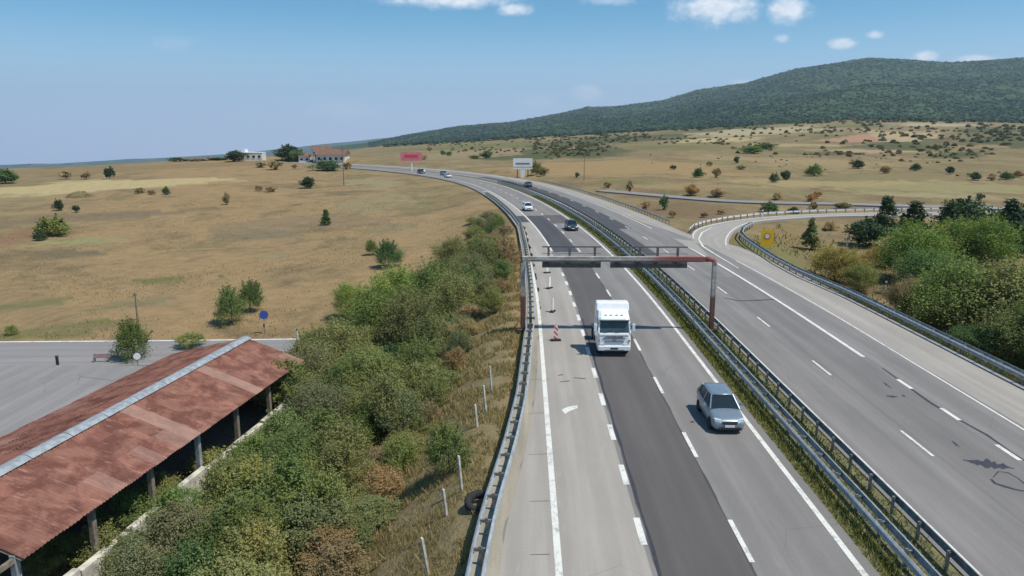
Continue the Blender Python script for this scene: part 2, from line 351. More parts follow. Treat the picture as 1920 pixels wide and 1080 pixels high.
def hgt(x, y):
    x = np.atleast_1d(np.asarray(x, float)); y = np.atleast_1d(np.asarray(y, float))
    r = np.hypot(x, y); az = np.arctan2(x, y)
    i, f = smooth_interp(az, AZC); j, e = smooth_interp(r, RT); f2 = f*f*(3-2*f)*.6+f*.4
    z = (ZG[i, j]*(1-e)+ZG[i, j+1]*e)*(1-f2)+(ZG[i+1, j]*(1-e)+ZG[i+1, j+1]*e)*f2
    amp = np.interp(r, [0, 40, 150, 400, 1000, 4000], [.12, .2, .3, .45, 1.2, 3.]); z = z+amp*fbm(x/np.interp(r, [0, 200, 1000], [9, 22, 60]), y/26, 3)
    S, T = st_of(x, y); road = (r < 640)
    lv = np.where(T < 14, -.28, -.28)
    bank = np.where(T < 14, np.where(S < 85, 7.5, 12.), 9.)
    lo = np.where(S < 66, -2.1+(66-np.clip(S, 20, 66))/46*-.3, -1.0); hi_ = np.where(S < 118, 30.6, 28.6)
    d = np.maximum(np.maximum(lo+1.4-T, T-hi_), 0)
    k = 1-ss(0, 1, d/bank); k = np.where((S > AS[-1]-4) | (S < AS[0]+4), 0, k)*(1-ss(425, 470, S))
    z = z*(1-k)+lv*k
    for pts, hw, zz, bk in ((ramp_mid, 5.2, -.3, 6.), (rural, 3.5, -.3, 8.), (service, 6.0, SERV_Z-.12, 5.)):
        d = np.maximum(dist_poly(x, y, pts)-hw, 0); k = 1-ss(0, bk, d); z = z*(1-k)+zz*k
    sh = (np.abs(x+19.5) < 8.) & (y > 15) & (y < 62); z = np.where(sh, np.minimum(z, -3.6), z)
    return z
def hz(x, y): return float(hgt(x, y)[0])
def G(u, v, step=1.02):                                # photo pixel -> point on the land
    d = ray(u, v); d = d/np.linalg.norm(d); k = np.geomspace(18, 9000, 900)
    px = d[0]*k; py = d[1]*k; pz = CAMH+d[2]*k; below = pz < hgt(px, py)
    i = int(np.argmax(below)) if below.any() else len(k)-1
    a, b = k[max(i-1, 0)], k[i]
    for _ in range(12):
        m_ = (a+b)/2
        if CAMH+d[2]*m_ < hz(d[0]*m_, d[1]*m_): b = m_
        else: a = m_
    return np.array([d[0]*b, d[1]*b, hz(d[0]*b, d[1]*b)])
def px_m(p): return FPX/float(np.dot(np.array(p)-np.array([0, 0, CAMH]), cF))   # photo pixels per metre at a point

# land: one sheet to the horizon
az = np.concatenate([np.linspace(-math.pi, -R(48), 40)[:-1], np.linspace(-R(48), R(48), 430), np.linspace(R(48), math.pi, 40)[1:]])
rr = np.concatenate([[2.], np.geomspace(6, 12000, 330)])
AA, RR = np.meshgrid(az, rr); GX, GY = (RR*np.sin(AA)).ravel(), (RR*np.cos(AA)).ravel(); GZ = hgt(GX, GY)
na, nr = len(az), len(rr); idx = np.arange(na*nr).reshape(nr, na)
fq = np.stack([idx[:-1, :-1], idx[:-1, 1:], idx[1:, 1:], idx[1:, :-1]], -1).reshape(-1, 4)[:, ::-1]
def np_mesh(name, V, F, mat, smooth=False):
    me = bpy.data.meshes.new(name); F = np.ascontiguousarray(F); n = F.shape[1]
    me.vertices.add(len(V)); me.vertices.foreach_set('co', np.asarray(V, np.float32).ravel())
    me.loops.add(F.size); me.loops.foreach_set('vertex_index', F.astype(np.int32).ravel())
    me.polygons.add(len(F)); me.polygons.foreach_set('loop_start', np.arange(0, F.size, n, dtype=np.int32))
    if smooth: me.polygons.foreach_set('use_smooth', np.ones(len(F), bool))
    me.update(calc_edges=True); me.validate()
    if mat: me.materials.append(mat)
    return me
me = np_mesh('ground', np.stack([GX, GY, GZ], 1), fq, M['ground'], True)
# vegetation cover of the land (kinds of crop, bare soil, green grass), in plan
tint = np.zeros((len(GX), 4)); tint[:, :3] = (.2, .15, .08)
def cover(u0, v0, ru, rv, col, a):
    c = G(u0, v0); e1 = G(u0+ru, v0)-c; e2 = G(u0, v0-rv)-c; w1, w2 = np.hypot(*e1[:2]), np.hypot(*e2[:2])
    th = math.atan2(c[0], c[1]); dx, dy = GX-c[0], GY-c[1]; a1 = dx*math.cos(th)-dy*math.sin(th); a2 = dx*math.sin(th)+dy*math.cos(th)
    rg_ = 1+.5*fbm(a1/w1*2.3+u0, a2/w2*2.3+v0, 77, 4); k = a*np.exp(-(((a1/w1)**2+(a2/w2)**2)/rg_.clip(.35, 2)**2)**1.1); m_ = k > tint[:, 3]*.9
    tint[m_, :3] = col; tint[:, 3] = np.maximum(tint[:, 3], k)
STRAW, OLIVE, GREEN, RED, DARK, SCRUB = (.47, .36, .18), (.17, .16, .06), (.13, .16, .05), (.27, .15, .085), (.135, .10, .058), (.085, .095, .04)
for a in [(190, 347, 260, 9, STRAW, 1.), (330, 340, 130, 5, STRAW, .8), (100, 352, 160, 7, STRAW, .9), (300, 312, 340, 5, (.26, .18, .09), .9), (420, 299, 120, 4, (.34, .22, .11), .5),
          (560, 580, 220, 26, OLIVE, .42), (150, 615, 200, 22, OLIVE, .5), (60, 520, 140, 30, OLIVE, .3), (300, 480, 220, 40, (.20, .155, .09), .35), (620, 500, 120, 40, RED, .35),
          (520, 420, 260, 30, (.27, .185, .105), .5), (700, 380, 130, 20, (.30, .225, .12), .5), (30, 440, 60, 18, RED, .5), (150, 455, 110, 8, (.30, .26, .12), .6),(300,525,160,18,OLIVE,.5),(480,445,150,14,(.22,.17,.10),.6),(200,405,220,10,(.21,.15,.09),.6),
          (1200, 312, 220, 14, (.34, .225, .105), .8), (1450, 300, 200, 10, (.34, .24, .12), .6), (1600, 262, 70, 9, (.42, .23, .14), .9), (1690, 252, 90, 6, (.44, .32, .18), .8), (1440, 246, 120, 5, (.42, .33, .19), .9), (1750, 233, 70, 4, (.42, .33, .19), .9),
          (1560, 345, 300, 10, (.36, .27, .13), .7), (1800, 352, 200, 9, (.30, .25, .12), .7), (1300, 350, 160, 8, (.32, .22, .11), .6), (1290, 395, 110, 16, (.21, .135, .075), .7), (880, 285, 110, 8, (.30, .22, .12), .6),
          (1060, 282, 60, 8, SCRUB, 1.), (1700, 275, 130, 10, SCRUB, .6), (1560, 288, 70, 4, DARK, .8), (1800, 290, 60, 6, SCRUB, .6), (1420, 280, 40, 6, SCRUB, .7), (900, 273, 60, 5, OLIVE, .7), (1160, 262, 120, 5, SCRUB, .8), (1880, 262, 90, 14, SCRUB, .6),
          (1500, 450, 80, 22, (.24, .17, .08), .7), (1450, 470, 50, 20, OLIVE, .5), (1880, 520, 60, 30, RED, .5), (800, 320, 60, 8, (.28, .24, .14), .7),
          (1350, 262, 110, 4, STRAW, .6), (1480, 272, 90, 4, (.38, .29, .15), .7), (1250, 276, 90, 4, OLIVE, .7), (1560, 256, 70, 4, OLIVE, .7), (1850, 276, 70, 5, (.30, .20, .11), .8), (1640, 284, 110, 3, (.42, .28, .17), .8), (1760, 262, 60, 4, DARK, .7), (1500, 286, 80, 3, OLIVE, .6), (1380, 322, 140, 5, (.25, .19, .09), .6), (1650, 332, 160, 5, (.24, .19, .09), .6), (1100, 300, 110, 4, (.27, .20, .10), .6), (1840, 312, 90, 5, (.22, .17, .085), .7), (1180, 342, 80, 5, OLIVE, .5), (1480, 360, 150, 4, (.23, .19, .09), .7), (1720, 366, 140, 5, (.33, .27, .14), .7), (1850, 245, 60, 5, SCRUB, .8), (1600, 236, 90, 4, OLIVE, .6), (1380, 240, 60, 3, SCRUB, .6),
          (120, 480, 150, 16, (.17, .135, .08), .45), (420, 520, 140, 14, (.18, .155, .075), .45), (640, 450, 90, 14, (.20, .15, .085), .45), (250, 570, 160, 14, (.24, .19, .10), .5), (520, 480, 90, 12, (.29, .225, .12), .5), (60, 570, 110, 14, (.19, .17, .075), .5), (380, 390, 120, 8, (.22, .16, .09), .5), (640, 590, 60, 14, OLIVE, .5), (720, 430, 70, 10, (.26, .20, .11), .5),
          (700, 345, 100, 10, (.31, .24, .13), .6)]: cover(*a)
S_, T_ = st_of(GX, GY); bk = (T_ < -1.) & (T_ > -7) & (S_ < 110) & (S_ > 0); k = .75*bk*(.6+.4*fbm(GX/3, GY/3, 9)); tint[bk, :3] = (.25, .19, .10); tint[:, 3] = np.maximum(tint[:, 3], k)
und = (GX < -6) & (GX > -15.5) & (GY > 12) & (GY < 80); tint[und, :3] = (.16, .125, .06); tint[und, 3] = .8
ca = me.color_attributes.new('tint', 'FLOAT_COLOR', 'POINT'); ca.data.foreach_set('color', tint.astype(np.float32).ravel())
tag(link('ground', me), kind='structure')
# ------------------------------------------------------------------ mountains
RU = [600, 700, 760, 860, 960, 1060, 1100, 1160, 1240, 1300, 1390, 1480, 1560, 1610, 1680, 1760, 1830, 1880, 1930, 2100, 2400, 3000]
RV = [274, 262, 250, 233, 225, 207, 198, 196, 185, 167, 155, 131, 119, 111, 115, 120, 115, 111, 107, 112, 120, 135]
def mtn(azm, r):
    u = 985+1430*np.tan(azm); vr = np.interp(u, RU, RV); cz_ = np.cos(azm); zr = zv(4000.*cz_, vr)-10
    vg = np.interp(u, [600, 800, 985, 1300, 1600, 1920, 3000], [285, 268, 258, 242, 231, 238, 238]); z0 = zv(1250.*cz_, vg)-14
    q = np.clip((r-1250)/2750, 0, 1); x, y = r*np.sin(azm), r*np.cos(azm)
    base = z0+(zr-z0)*(.30*q+.70*q**1.7)
    n = fbm(x/420, y/420, 21, 5)*np.interp(q, [0, .1, .5, .9, 1], [0, 6, 40, 12, 3])*np.clip((zr-z0)/260, .25, 1)
    back = np.clip((r-4000)/1500, 0, 1); return base+n-back**1.5*160
maz = np.linspace(math.atan((600-985)/1430), math.atan((3000-985)/1430), 420); mr = np.concatenate([np.linspace(1250, 4200, 130), np.linspace(4260, 5500, 14)])
MA, MR = np.meshgrid(maz, mr); MZ = mtn(MA, MR)
ix = np.arange(MA.size).reshape(MA.shape); mf = np.stack([ix[:-1, :-1], ix[:-1, 1:], ix[1:, 1:], ix[1:, :-1]], -1).reshape(-1, 4)[:, ::-1]
tag(link('mountain', np_mesh('mountain', np.stack([(MR*np.sin(MA)).ravel(), (MR*np.cos(MA)).ravel(), MZ.ravel()], 1), mf, M['forest'], True)), kind='structure')
def clumps(name, C, size, nleaf, mat, seed, flat=.8, up=0.):
    g = np.random.default_rng(seed); n = len(C); c = np.repeat(C, nleaf, 0); sz = np.repeat(size, nleaf)
    d = g.normal(size=(n*nleaf, 3)); d /= np.linalg.norm(d, axis=1)[:, None]; d[:, 2] = np.abs(d[:, 2])*flat
    pos = c+d*sz[:, None]*g.uniform(.25, .5, (n*nleaf, 1)); nrm = d+g.normal(size=d.shape)*.45+np.array([0, 0, up]); nrm /= np.linalg.norm(nrm, axis=1)[:, None]
    a = np.cross(nrm, g.normal(size=d.shape)); a /= np.linalg.norm(a, axis=1)[:, None]; b = np.cross(nrm, a); q = (sz*.30)[:, None]
    V = np.stack([pos-a*q-b*q*.6, pos+a*q*.7-b*q, pos+a*q+b*q*.7, pos-a*q*.6+b*q], 1).reshape(-1, 3)
    return np_mesh(name, V, np.arange(len(V)).reshape(-1, 4), mat)
g = np.random.default_rng(5); n = 36000; a_ = g.uniform(math.atan((690-985)/1430), math.atan((2150-985)/1430), n); r_ = 1280+(4000-1280)*g.beta(.9, 1.25, n)
keep_ = fbm(r_*np.sin(a_)/170, r_*np.cos(a_)/170, 61, 4) > -1.25; a_, r_ = a_[keep_], r_[keep_]; n = len(a_)
C = np.stack([r_*np.sin(a_), r_*np.cos(a_), mtn(a_, r_)-.5], 1)
nf = 2600; af = g.uniform(math.atan((720-985)/1430), math.atan((2100-985)/1430), nf); rf_ = 1330-420*g.uniform(0, 1, nf)**2.2; kf = fbm(rf_*np.sin(af)/90, rf_*np.cos(af)/90, 71, 4)+(rf_-1180)/170 > .1; af, rf_ = af[kf], rf_[kf]
C = np.concatenate([C, np.stack([rf_*np.sin(af), rf_*np.cos(af), hgt(rf_*np.sin(af), rf_*np.cos(af))+.5], 1)]); r_ = np.concatenate([r_, rf_]); n = len(r_)
o = link('forest', clumps('forest', C, g.uniform(7, 12, n)*(r_/2600)**.4, 6, M['forest'], 6, .6, 1.1))
tag(o, 'dark green forest covering the long mountain ridge', 'forest', kind='stuff')
# far blue hills
HU = [-1200, -400, 0, 150, 260, 340, 430, 540, 620, 680, 740, 800]; HV = [297, 300, 297, 296, 294, 290, 284, 276, 268, 263, 257, 262]
ha = np.linspace(math.atan((-1200-985)/1430), math.atan((800-985)/1430), 200); V = []
for k, (r, e) in enumerate(((6500, 0.), (8000, .7), (9500, 1.), (11000, .5))):
    u = 985+1430*np.tan(ha); zt = zv(9500., np.interp(u, HU, HV))+fbm(u/70, u*0+k, 31, 3)*10; z = zv(r, 312)*(1-e)+zt*e
    V.append(np.stack([r*np.sin(ha), r*np.cos(ha), z], 1))
V = np.concatenate(V); ix = np.arange(len(V)).reshape(4, 200); hf = np.stack([ix[:-1, :-1], ix[:-1, 1:], ix[1:, 1:], ix[1:, :-1]], -1).reshape(-1, 4)[:, ::-1]
tag(link('far_hills', np_mesh('far_hills', V, hf, M['forest'], True)), kind='structure')

# ------------------------------------------------------------------ roads
def fn(t): return t if callable(t) else (lambda s, t=t: t)
def strip(name, s0, s1, t0, t1, z, mat, parent=None, step=3., skirt=0.):
    t0, t1 = fn(t0), fn(t1); n = max(2, int(math.ceil((s1-s0)/step))+1); mb = MB(); mb.uv = []
    for s in np.linspace(s0, s1, n):
        row = [(t0(s), z-skirt)] if skirt else []
        row += [(t0(s), z), ((t0(s)+t1(s))/2, z), (t1(s), z)]
        if skirt: row += [(t1(s), z-skirt)]
        for t, zz in row: mb.v.append(tuple(axis(s, t, zz))); mb.uv.append((t, s))
    m = len(row)
    for i in range(n-1):
        for j in range(m-1): a = i*m+j; mb.f.append((a, a+1, a+m+1, a+m))
    return mb.build(name, mat, parent)
def poly_strip(name, L, Rr, z, mat, parent=None, skirt=0., n=60):
    def res(p):
        p = np.array([q[:2] for q in p]); d = np.concatenate([[0], np.cumsum(np.hypot(*np.diff(p, axis=0).T))]); d /= d[-1]
        t = np.linspace(0, 1, len(p)); tt = np.linspace(0, 1, n)
        # Catmull-Rom through the points
        out = []
        for q in tt:
            f = q*(len(p)-1); i = min(int(f), len(p)-2); e = f-i; p0, p1, p2, p3 = p[max(i-1, 0)], p[i], p[i+1], p[min(i+2, len(p)-1)]
            out.append(.5*((2*p1)+(-p0+p2)*e+(2*p0-5*p1+4*p2-p3)*e*e+(-p0+3*p1-3*p2+p3)*e**3))
        return np.array(out)
    a, b = res(L), res(Rr); mb = MB(); mb.uv = []; acc = 0
    for i in range(n):
        if i: acc += np.hypot(*((a[i]+b[i]-a[i-1]-b[i-1])/2))
        w_ = np.hypot(*(b[i]-a[i])); row = [(*a[i], z), (*((a[i]+b[i])/2), z), (*b[i], z)]; us = [0, w_/2, w_]
        if skirt: row = [(*a[i], z-skirt)]+row+[(*b[i], z-skirt)]; us = [0]+us+[w_]
        mb.v += row; mb.uv += [(q, acc) for q in us]
    m = len(row)
    for i in range(n-1):
        for j in range(m-1): k = i*m+j; mb.f.append((k, k+1, k+m+1, k+m))
    return mb.build(name, mat, parent), a, b
GS = [-20, 15, 26, 33, 41, 58, 85, 105, 121, 640]; GT = [-2.2, -1.9, -1.45, -.7, -.08, .5, .8, 1.3, 2.0, 2.0]
gt = lambda s: float(np.interp(s, GS, GT))
SEND = 430
inb = tag(strip('inbound_carriageway', -30, SEND, lambda s: gt(s)-.5, 12.35, 0., M['asph_l'], None, 3, .5), kind='structure')
strip('verge', -30, 140, lambda s: gt(s)-.45, lambda s: gt(s)+.75+.12*math.sin(s*.9)+.08*math.sin(s*2.3), .004, M['gravel'], inb, 1.)
strip('hard_shoulder', -30, 92, lambda s: gt(s)+.7, 1.1, .008, M['asph_e'], inb)
strip('emergency_lane', -30, 200, lambda s: 1.1 if s < 92 else gt(s)+.6, lambda s: 4.45, .004, M['asph_e'], inb)
strip('repair_lane', 18, 84.5, lambda s: 4.64+.03*math.sin(s*1.7)+.02*math.sin(s*4.1), lambda s: 8.10+.035*math.sin(s*1.3)+.02*math.sin(s*3.7), .004, M['asph_d'], inb, .7)
strip('repair_lane', 95, 138, 4.75, 7.9, .004, M['asph_dd'], inb)
strip('repair_lane', 128, 138, 2.2, 4.3, .012, M['asph_dd'], inb)
strip('repair_lane', 126, 139, 8.0, 11.4, .006, M['asph_d'], inb)
strip('tar_seam', -10, 60, lambda s: 4.68+.03*math.sin(s), lambda s: 4.80+.03*math.sin(s*1.3), .009, M['tar'], inb, 1.)
strip('tar_seam', 18, 84, lambda s: 8.02+.02*math.sin(s), lambda s: 8.09+.02*math.sin(s*1.3), .009, M['asph_dd'], inb, 1.)
strip('edge_line', -30, 91, 1.1, 1.36, .013, M['line'], inb)
strip('edge_line', 96, SEND, 4.45, 4.67, .013, M['line'], inb)
strip('edge_line', -30, SEND, 11.7, 11.94, .013, M['line'], inb)
outb = tag(strip('outbound_carriageway', -30, SEND, 15.25, lambda s: 30.4 if s < 98 else max(27.0, 30.4-(s-98)*.25), 0., M['asph_r'], None, 3, .5), kind='structure')
strip('acceleration_lane', -30, 96, 23.4, 26.1, .004, M['asph_r'], outb)
strip('hard_shoulder', -30, SEND, lambda s: 26.1 if s < 105 else max(23.6, 26.1-(s-105)*.12), lambda s: 30.1 if s < 98 else max(26.9, 30.1-(s-98)*.25), .008, M['asph_e'], outb)
strip('repair_lane', -30, 78, 19.6, 23.0, .004, M['asph_m'], outb)
strip('repair_lane', 118, 260, 16.2, 19.8, .004, M['asph_dd'], outb)
strip('repair_lane', 92, 118, 16.1, 17.6, .004, M['asph_dd'], outb)
strip('edge_line', -30, SEND, 15.62, 15.88, .013, M['line'], outb)
strip('edge_line', 49.5, 100, 23.08, 23.36, .013, M['line'], outb)
strip('edge_line', 118, SEND, 22.9, 23.1, .013, M['line'], outb)
strip('thin_edge_line', -30, 88, lambda s: 26.02-.012*max(0, 60-s)+.0, lambda s: 26.15-.012*max(0, 60-s), .013, M['line'], outb)
for s0 in np.arange(20.5, 90, 4.85): strip('lane_dash', s0, s0+2.0, 4.34, 4.60, .014, M['line'], inb, 2)
for s0 in np.arange(15.4, 240, 8.85): strip('lane_dash', s0, s0+3.0, 8.06, 8.25, .014, M['line'], inb, 2)
for s0 in np.arange(21.3, 240, 12.1): strip('lane_dash', s0, s0+3.1, 19.32, 19.47, .014, M['line'], outb, 2)
for s0 in np.arange(18., 48, 5.): strip('lane_dash', s0, s0+1.8, 23.1, 23.34, .014, M['line'], outb, 2)
def blot(name, pts, parent, z, mat):
    mb = MB(); mb.quad(*[P(u, v, z) for u, v in pts]); return mb.build(name, mat, parent)
def irregular(u0, v0, u1, v1, w, seed, n=19):
    g = random.Random(seed); top = []; bot = []
    for i in range(n):
        e = i/(n-1); u, v = u0+(u1-u0)*e, v0+(v1-v0)*e; ww = w*math.sin(math.pi*min(max(e, .04), .96))*g.uniform(.25, 1.3); top.append((u, v-ww*g.uniform(.3, 1.2))); bot.append((u, v+ww))
    return bot+top[::-1]
for k, (u0, v0, u1, v1, w_) in enumerate([(1806, 862, 1902, 878, 7), (1784, 826, 1800, 838, 3), (1655, 716, 1672, 728, 2), (1690, 740, 1698, 744, 2), (1660, 742, 1684, 744, 2.2)]):
    blot('tar_stain', irregular(u0, v0, u1, v1, w_, k), outb, .012, M['tar'])
# snaking tar seal and the dark joint beside the broken line
def ribbon(name, pts, w_, z, mat, parent):
    p = np.array([P(u, v, z) for u, v in pts]); mb = MB(); n = len(p)
    for i in range(n):
        t = p[min(i+1, n-1)]-p[max(i-1, 0)]; t /= np.linalg.norm(t)+1e-9; nx = np.array([-t[1], t[0], 0]); w2 = w_*(.6+.8*((i*7) % 5)/4)/2; mb.v += [tuple(p[i]+nx*w2), tuple(p[i]-nx*w2)]
    for i in range(n-1): mb.f.append((2*i, 2*i+1, 2*i+3, 2*i+2))
    return mb.build(name, mat, parent)
ribbon('tar_seam', [(1862, 895), (1872, 884), (1890, 886), (1908, 896), (1925, 910), (1950, 930)], .07, .0125, M['tar'], outb)
ribbon('tar_seam', [(1858, 898), (1866, 906), (1884, 912), (1905, 918), (1930, 922), (1960, 940)], .16, .0122, M['tar'], outb)
ribbon('tar_seam', [(1655, 690), (1700, 723), (1745, 755), (1790, 782), (1850, 815), (1900, 850), (1960, 888)], .13, .0118, M['tar'], outb)
ribbon('tar_seam', [(1356, 558), (1385, 564), (1420, 563), (1452, 561)], .3, .0118, M['asph_dd'], outb)
for k, pts in enumerate(([(1050, 716), (1068, 714)], [(1075, 708), (1098, 710)], [(1046, 704), (1056, 702)])):
    ribbon('tar_seam', pts, .14, .0128, M['asph_dd'], inb)
blot('worn_arrow', [(1053, 768), (1064, 763), (1083, 759), (1083, 765), (1070, 770), (1059, 776)], inb, .0135, M['line'])
blot('worn_arrow', [(1075, 738), (1078, 738), (1083, 759), (1079, 761)], inb, .0137, M['asph_e'])
for v in (712, 775, 852, 940, 1040):
    ribbon('pavement_joint', [(985+v*.012-4, v), (1030, v-1)], .05, .0112, M['asph_dd'], inb)
# slip road, rural road, service road, yard
slip, sa, sb = poly_strip('slip_road', ramp_out, ramp_in, .018, M['asph_e'], None, .4); tag(slip, kind='structure')
def offset_line(base, other, k0, k1, name, parent, z, mat):
    mb = MB()
    for a, b in zip(base, other):
        d = (b-a)/np.hypot(*(b-a)); mb.v += [(*(a+d*k0), z), (*(a+d*k1), z)]
    for i in range(len(base)-1): mb.f.append((2*i, 2*i+1, 2*i+3, 2*i+2))
    return mb.build(name, mat, parent)
offset_line(sb[4:], sa[4:], .5, .75, 'edge_line', slip, .026, M['line']); offset_line(sa[4:], sb[4:], .35, .6, 'edge_line', slip, .026, M['line'])
gore = MB(); gore.quad(*[P(u, v, .022) for u, v in ((1262, 447), (1300, 452), (1312, 463), (1330, 482), (1290, 463))]); gore.build('gore_paint', M['asph_e'], outb)
ribbon('edge_line', [(1385, 503), (1340, 476), (1318, 462), (1310, 448), (1316, 436), (1335, 426)], .22, .027, M['line'], slip)
def side(pts, w_):
    p = np.array([q[:2] for q in pts]); t = np.gradient(p, axis=0); t /= np.hypot(*t.T)[:, None]; n_ = np.stack([-t[:, 1], t[:, 0]], 1); return p+n_*w_, p-n_*w_
l_, r_2 = side(rural, 2.6); o, ra, rb = poly_strip('rural_road', l_, r_2, .02, M['asph_s'], None, .4); tag(o, kind='structure')
l_, r_2 = side(service, 3.9); o, va, vb = poly_strip('service_road', l_, r_2, SERV_Z+.05, M['asph_s'], None, .3); tag(o, kind='structure')
offset_line(va, vb, .1, .42, 'edge_line', o, SERV_Z+.06, M['line'])
yd = MB(); yd.uv = []
for p in ((-60, 57.5), (-24, 57.5), (-24.5, 30), (-28, 14), (-60, 14)): yd.v.append((*p, -3.45)); yd.uv.append(p)
yd.f.append((0, 1, 2, 3, 4)[::-1]); o = yd.build('yard_pavement', M['asph_s']); tag(o, kind='structure')
so_ = o.modifiers.new('thick', 'SOLIDIFY'); so_.thickness = .6; so_.offset = -1

# ------------------------------------------------------------------ guardrails
def wave(side_):
    pr = [(0, .44), (.075, .49), (.075, .55), (.012, .60), (.075, .65), (.075, .71), (0, .76)]
    return [(side_*a, z) for a, z in pr]+[(side_*(a-.022), z) for a, z in pr[::-1]]
def resample(pts, step):
    p = np.array([q[:2] for q in pts], float); d = np.concatenate([[0], np.cumsum(np.hypot(*np.diff(p, axis=0).T))]); n = max(2, int(round(d[-1]/step))+1)
    q = np.linspace(0, d[-1], n); return np.stack([np.interp(q, d, p[:, 0]), np.interp(q, d, p[:, 1])], 1)
def guardrail(pts, offs, label, z=0., step=2., mat='galv', zf=None):
    p = resample(pts, step); n = len(p); t = np.gradient(p, axis=0); t /= np.hypot(*t.T)[:, None]; nr_ = np.stack([t[:, 1], -t[:, 0]], 1)
    zz = np.full(n, z) if zf is None else np.array([zf(*q) for q in p])
    root = empty('guardrail', (*p[0], zz[0]), 0, label, 'guardrail'); o3 = np.array([*p[0], zz[0]])
    for of in offs:
        sd_ = 1 if of >= 0 else -1; mb = MB(); rings = []
        for i in range(n): rings.append([(*(p[i]+nr_[i]*(of+a)-p[0]), zz[i]-zz[0]+b) for a, b in wave(sd_)])
        mb.loft(rings); mb.build('rail', M[mat], root)
    wd = max(abs(x) for x in offs)
    pm = MB().box((0, 0, .22), (.11, .07, 1.0))
    if len(offs) > 1: pm.box((0, 0, .60), (2*wd-.01, .09, .12))
    else: pm.box((offs[0]*.5, 0, .60), (abs(offs[0])+.01, .09, .14))
    pm = pm.mesh('post', M['galv_dull'])
    for i in range(n):
        o = link('post', pm, root); o.location = (*(p[i]-p[0]), zz[i]-zz[0]); o.rotation_euler = (0, 0, math.atan2(nr_[i][1], nr_[i][0]))
    return root
sl_ = lambda tf, a, b: [axis(s, fn(tf)(s)) for s in np.arange(a, b, 3.)]
guardrail(sl_(gt, 10, 190), (-.25, .25), 'double-sided steel guardrail along the brushy embankment edge')
guardrail(sl_(13.45, 10, 230), (-.25, .25), 'double-sided steel guardrail on the grassy central reservation')
guardrail(sl_(14.85, 10, 230), (.14,), 'single-sided steel guardrail at the far kerb of the central reservation', mat='galv_dull')
rg = [axis(s, 30.35) for s in np.arange(14, 70, 3)]+[P(u, v) for u, v in [(1500, 518), (1455, 494), (1420, 471), (1398, 455), (1388, 444), (1392, 434), (1410, 424)]]
guardrail(rg, (-.25, .25), 'double-sided steel guardrail between the slip road and the trees')
guardrail([P(u, v) for u, v in [(1294, 437), (1303, 428), (1326, 420.5), (1368, 412.8), (1428, 405.7), (1540, 399.6), (1690, 396.6), (1850, 395), (1980, 394)]], (-.14,), 'pale guardrail curving round the outer side of the slip road', mat='white')
guardrail([axis(s, 27.6) for s in np.arange(124, 230, 3.)], (-.14,), 'far guardrail on the outer shoulder past the slip road exit')

# ------------------------------------------------------------------ gantry
GY0 = 56.3; GX0, GX1 = -.15, 14.45
ga = empty('sign_gantry', (GX0, GY0, 0), 0, 'rusty red and white steel gantry spanning the inbound carriageway', 'gantry'); L = GX1-GX0
bz = 5.62
def off(mb): mb.v = [(x, y, z) for x, y, z in mb.v]; return mb
for x in (0., L):
    mb = MB().box((x, 0, 2.62), (.34, .34, 5.3)); mb.box((x, 0, .05), (.7, .7, .16)); mb.build('column', M['gantry'], ga, bevel=.03)
arc = [(L, 0, 5.2), (L-.01, 0, 5.4), (L-.12, 0, 5.56), (L-.32, 0, bz), (L-.7, 0, bz)]
MB().tube(arc, .2, 10).build('corner_bend', M['gantry'], ga, True)
MB().box(((L-.5)/2, 0, bz), (L-.4, .34, .38)).build('beam', M['gantry'], ga, bevel=.02)
MB().box((L/2-.3, -.55, bz+.02), (L-1.4, .07, .09)).build('walkway_edge', M['gantry'], ga)
MB().box((L/2-.3, -.34, bz-.06), (L-1.4, .36, .04)).build('walkway', M['galv_dull'], ga)
ux = [(u-985)*.0402-GX0 for u in (1030, 1070, 1118, 1163, 1203, 1237, 1275)]
for x in ux:
    MB().box((x, .24, 5.78), (.17, .14, 1.5)).build('sign_upright', M['dark_metal'], ga)
for u0, u1 in ((1018, 1130), (1148, 1294)):
    a, b = (u0-985)*.0402-GX0, (u1-985)*.0402-GX0
    MB().box(((a+b)/2, .33, 5.17), (b-a, .10, .56)).build('sign_panel', M['dark_metal'], ga)
    MB().box(((a+b)/2, .33, 6.50), (b-a, .07, .10)).build('top_rail', M['dark_metal'], ga)
    MB().box(((a+b)/2, .30, 5.98), (b-a, .03, .04)).build('mid_rail', M['galv_dull'], ga)

# ------------------------------------------------------------------ shed
SH = empty('shed', (-19.55, 50.3, -3.9), math.atan2(-.992, -.129)-math.pi/2*0, 'long open-sided shed with rusty corrugated roof and pale low wall', 'shed')
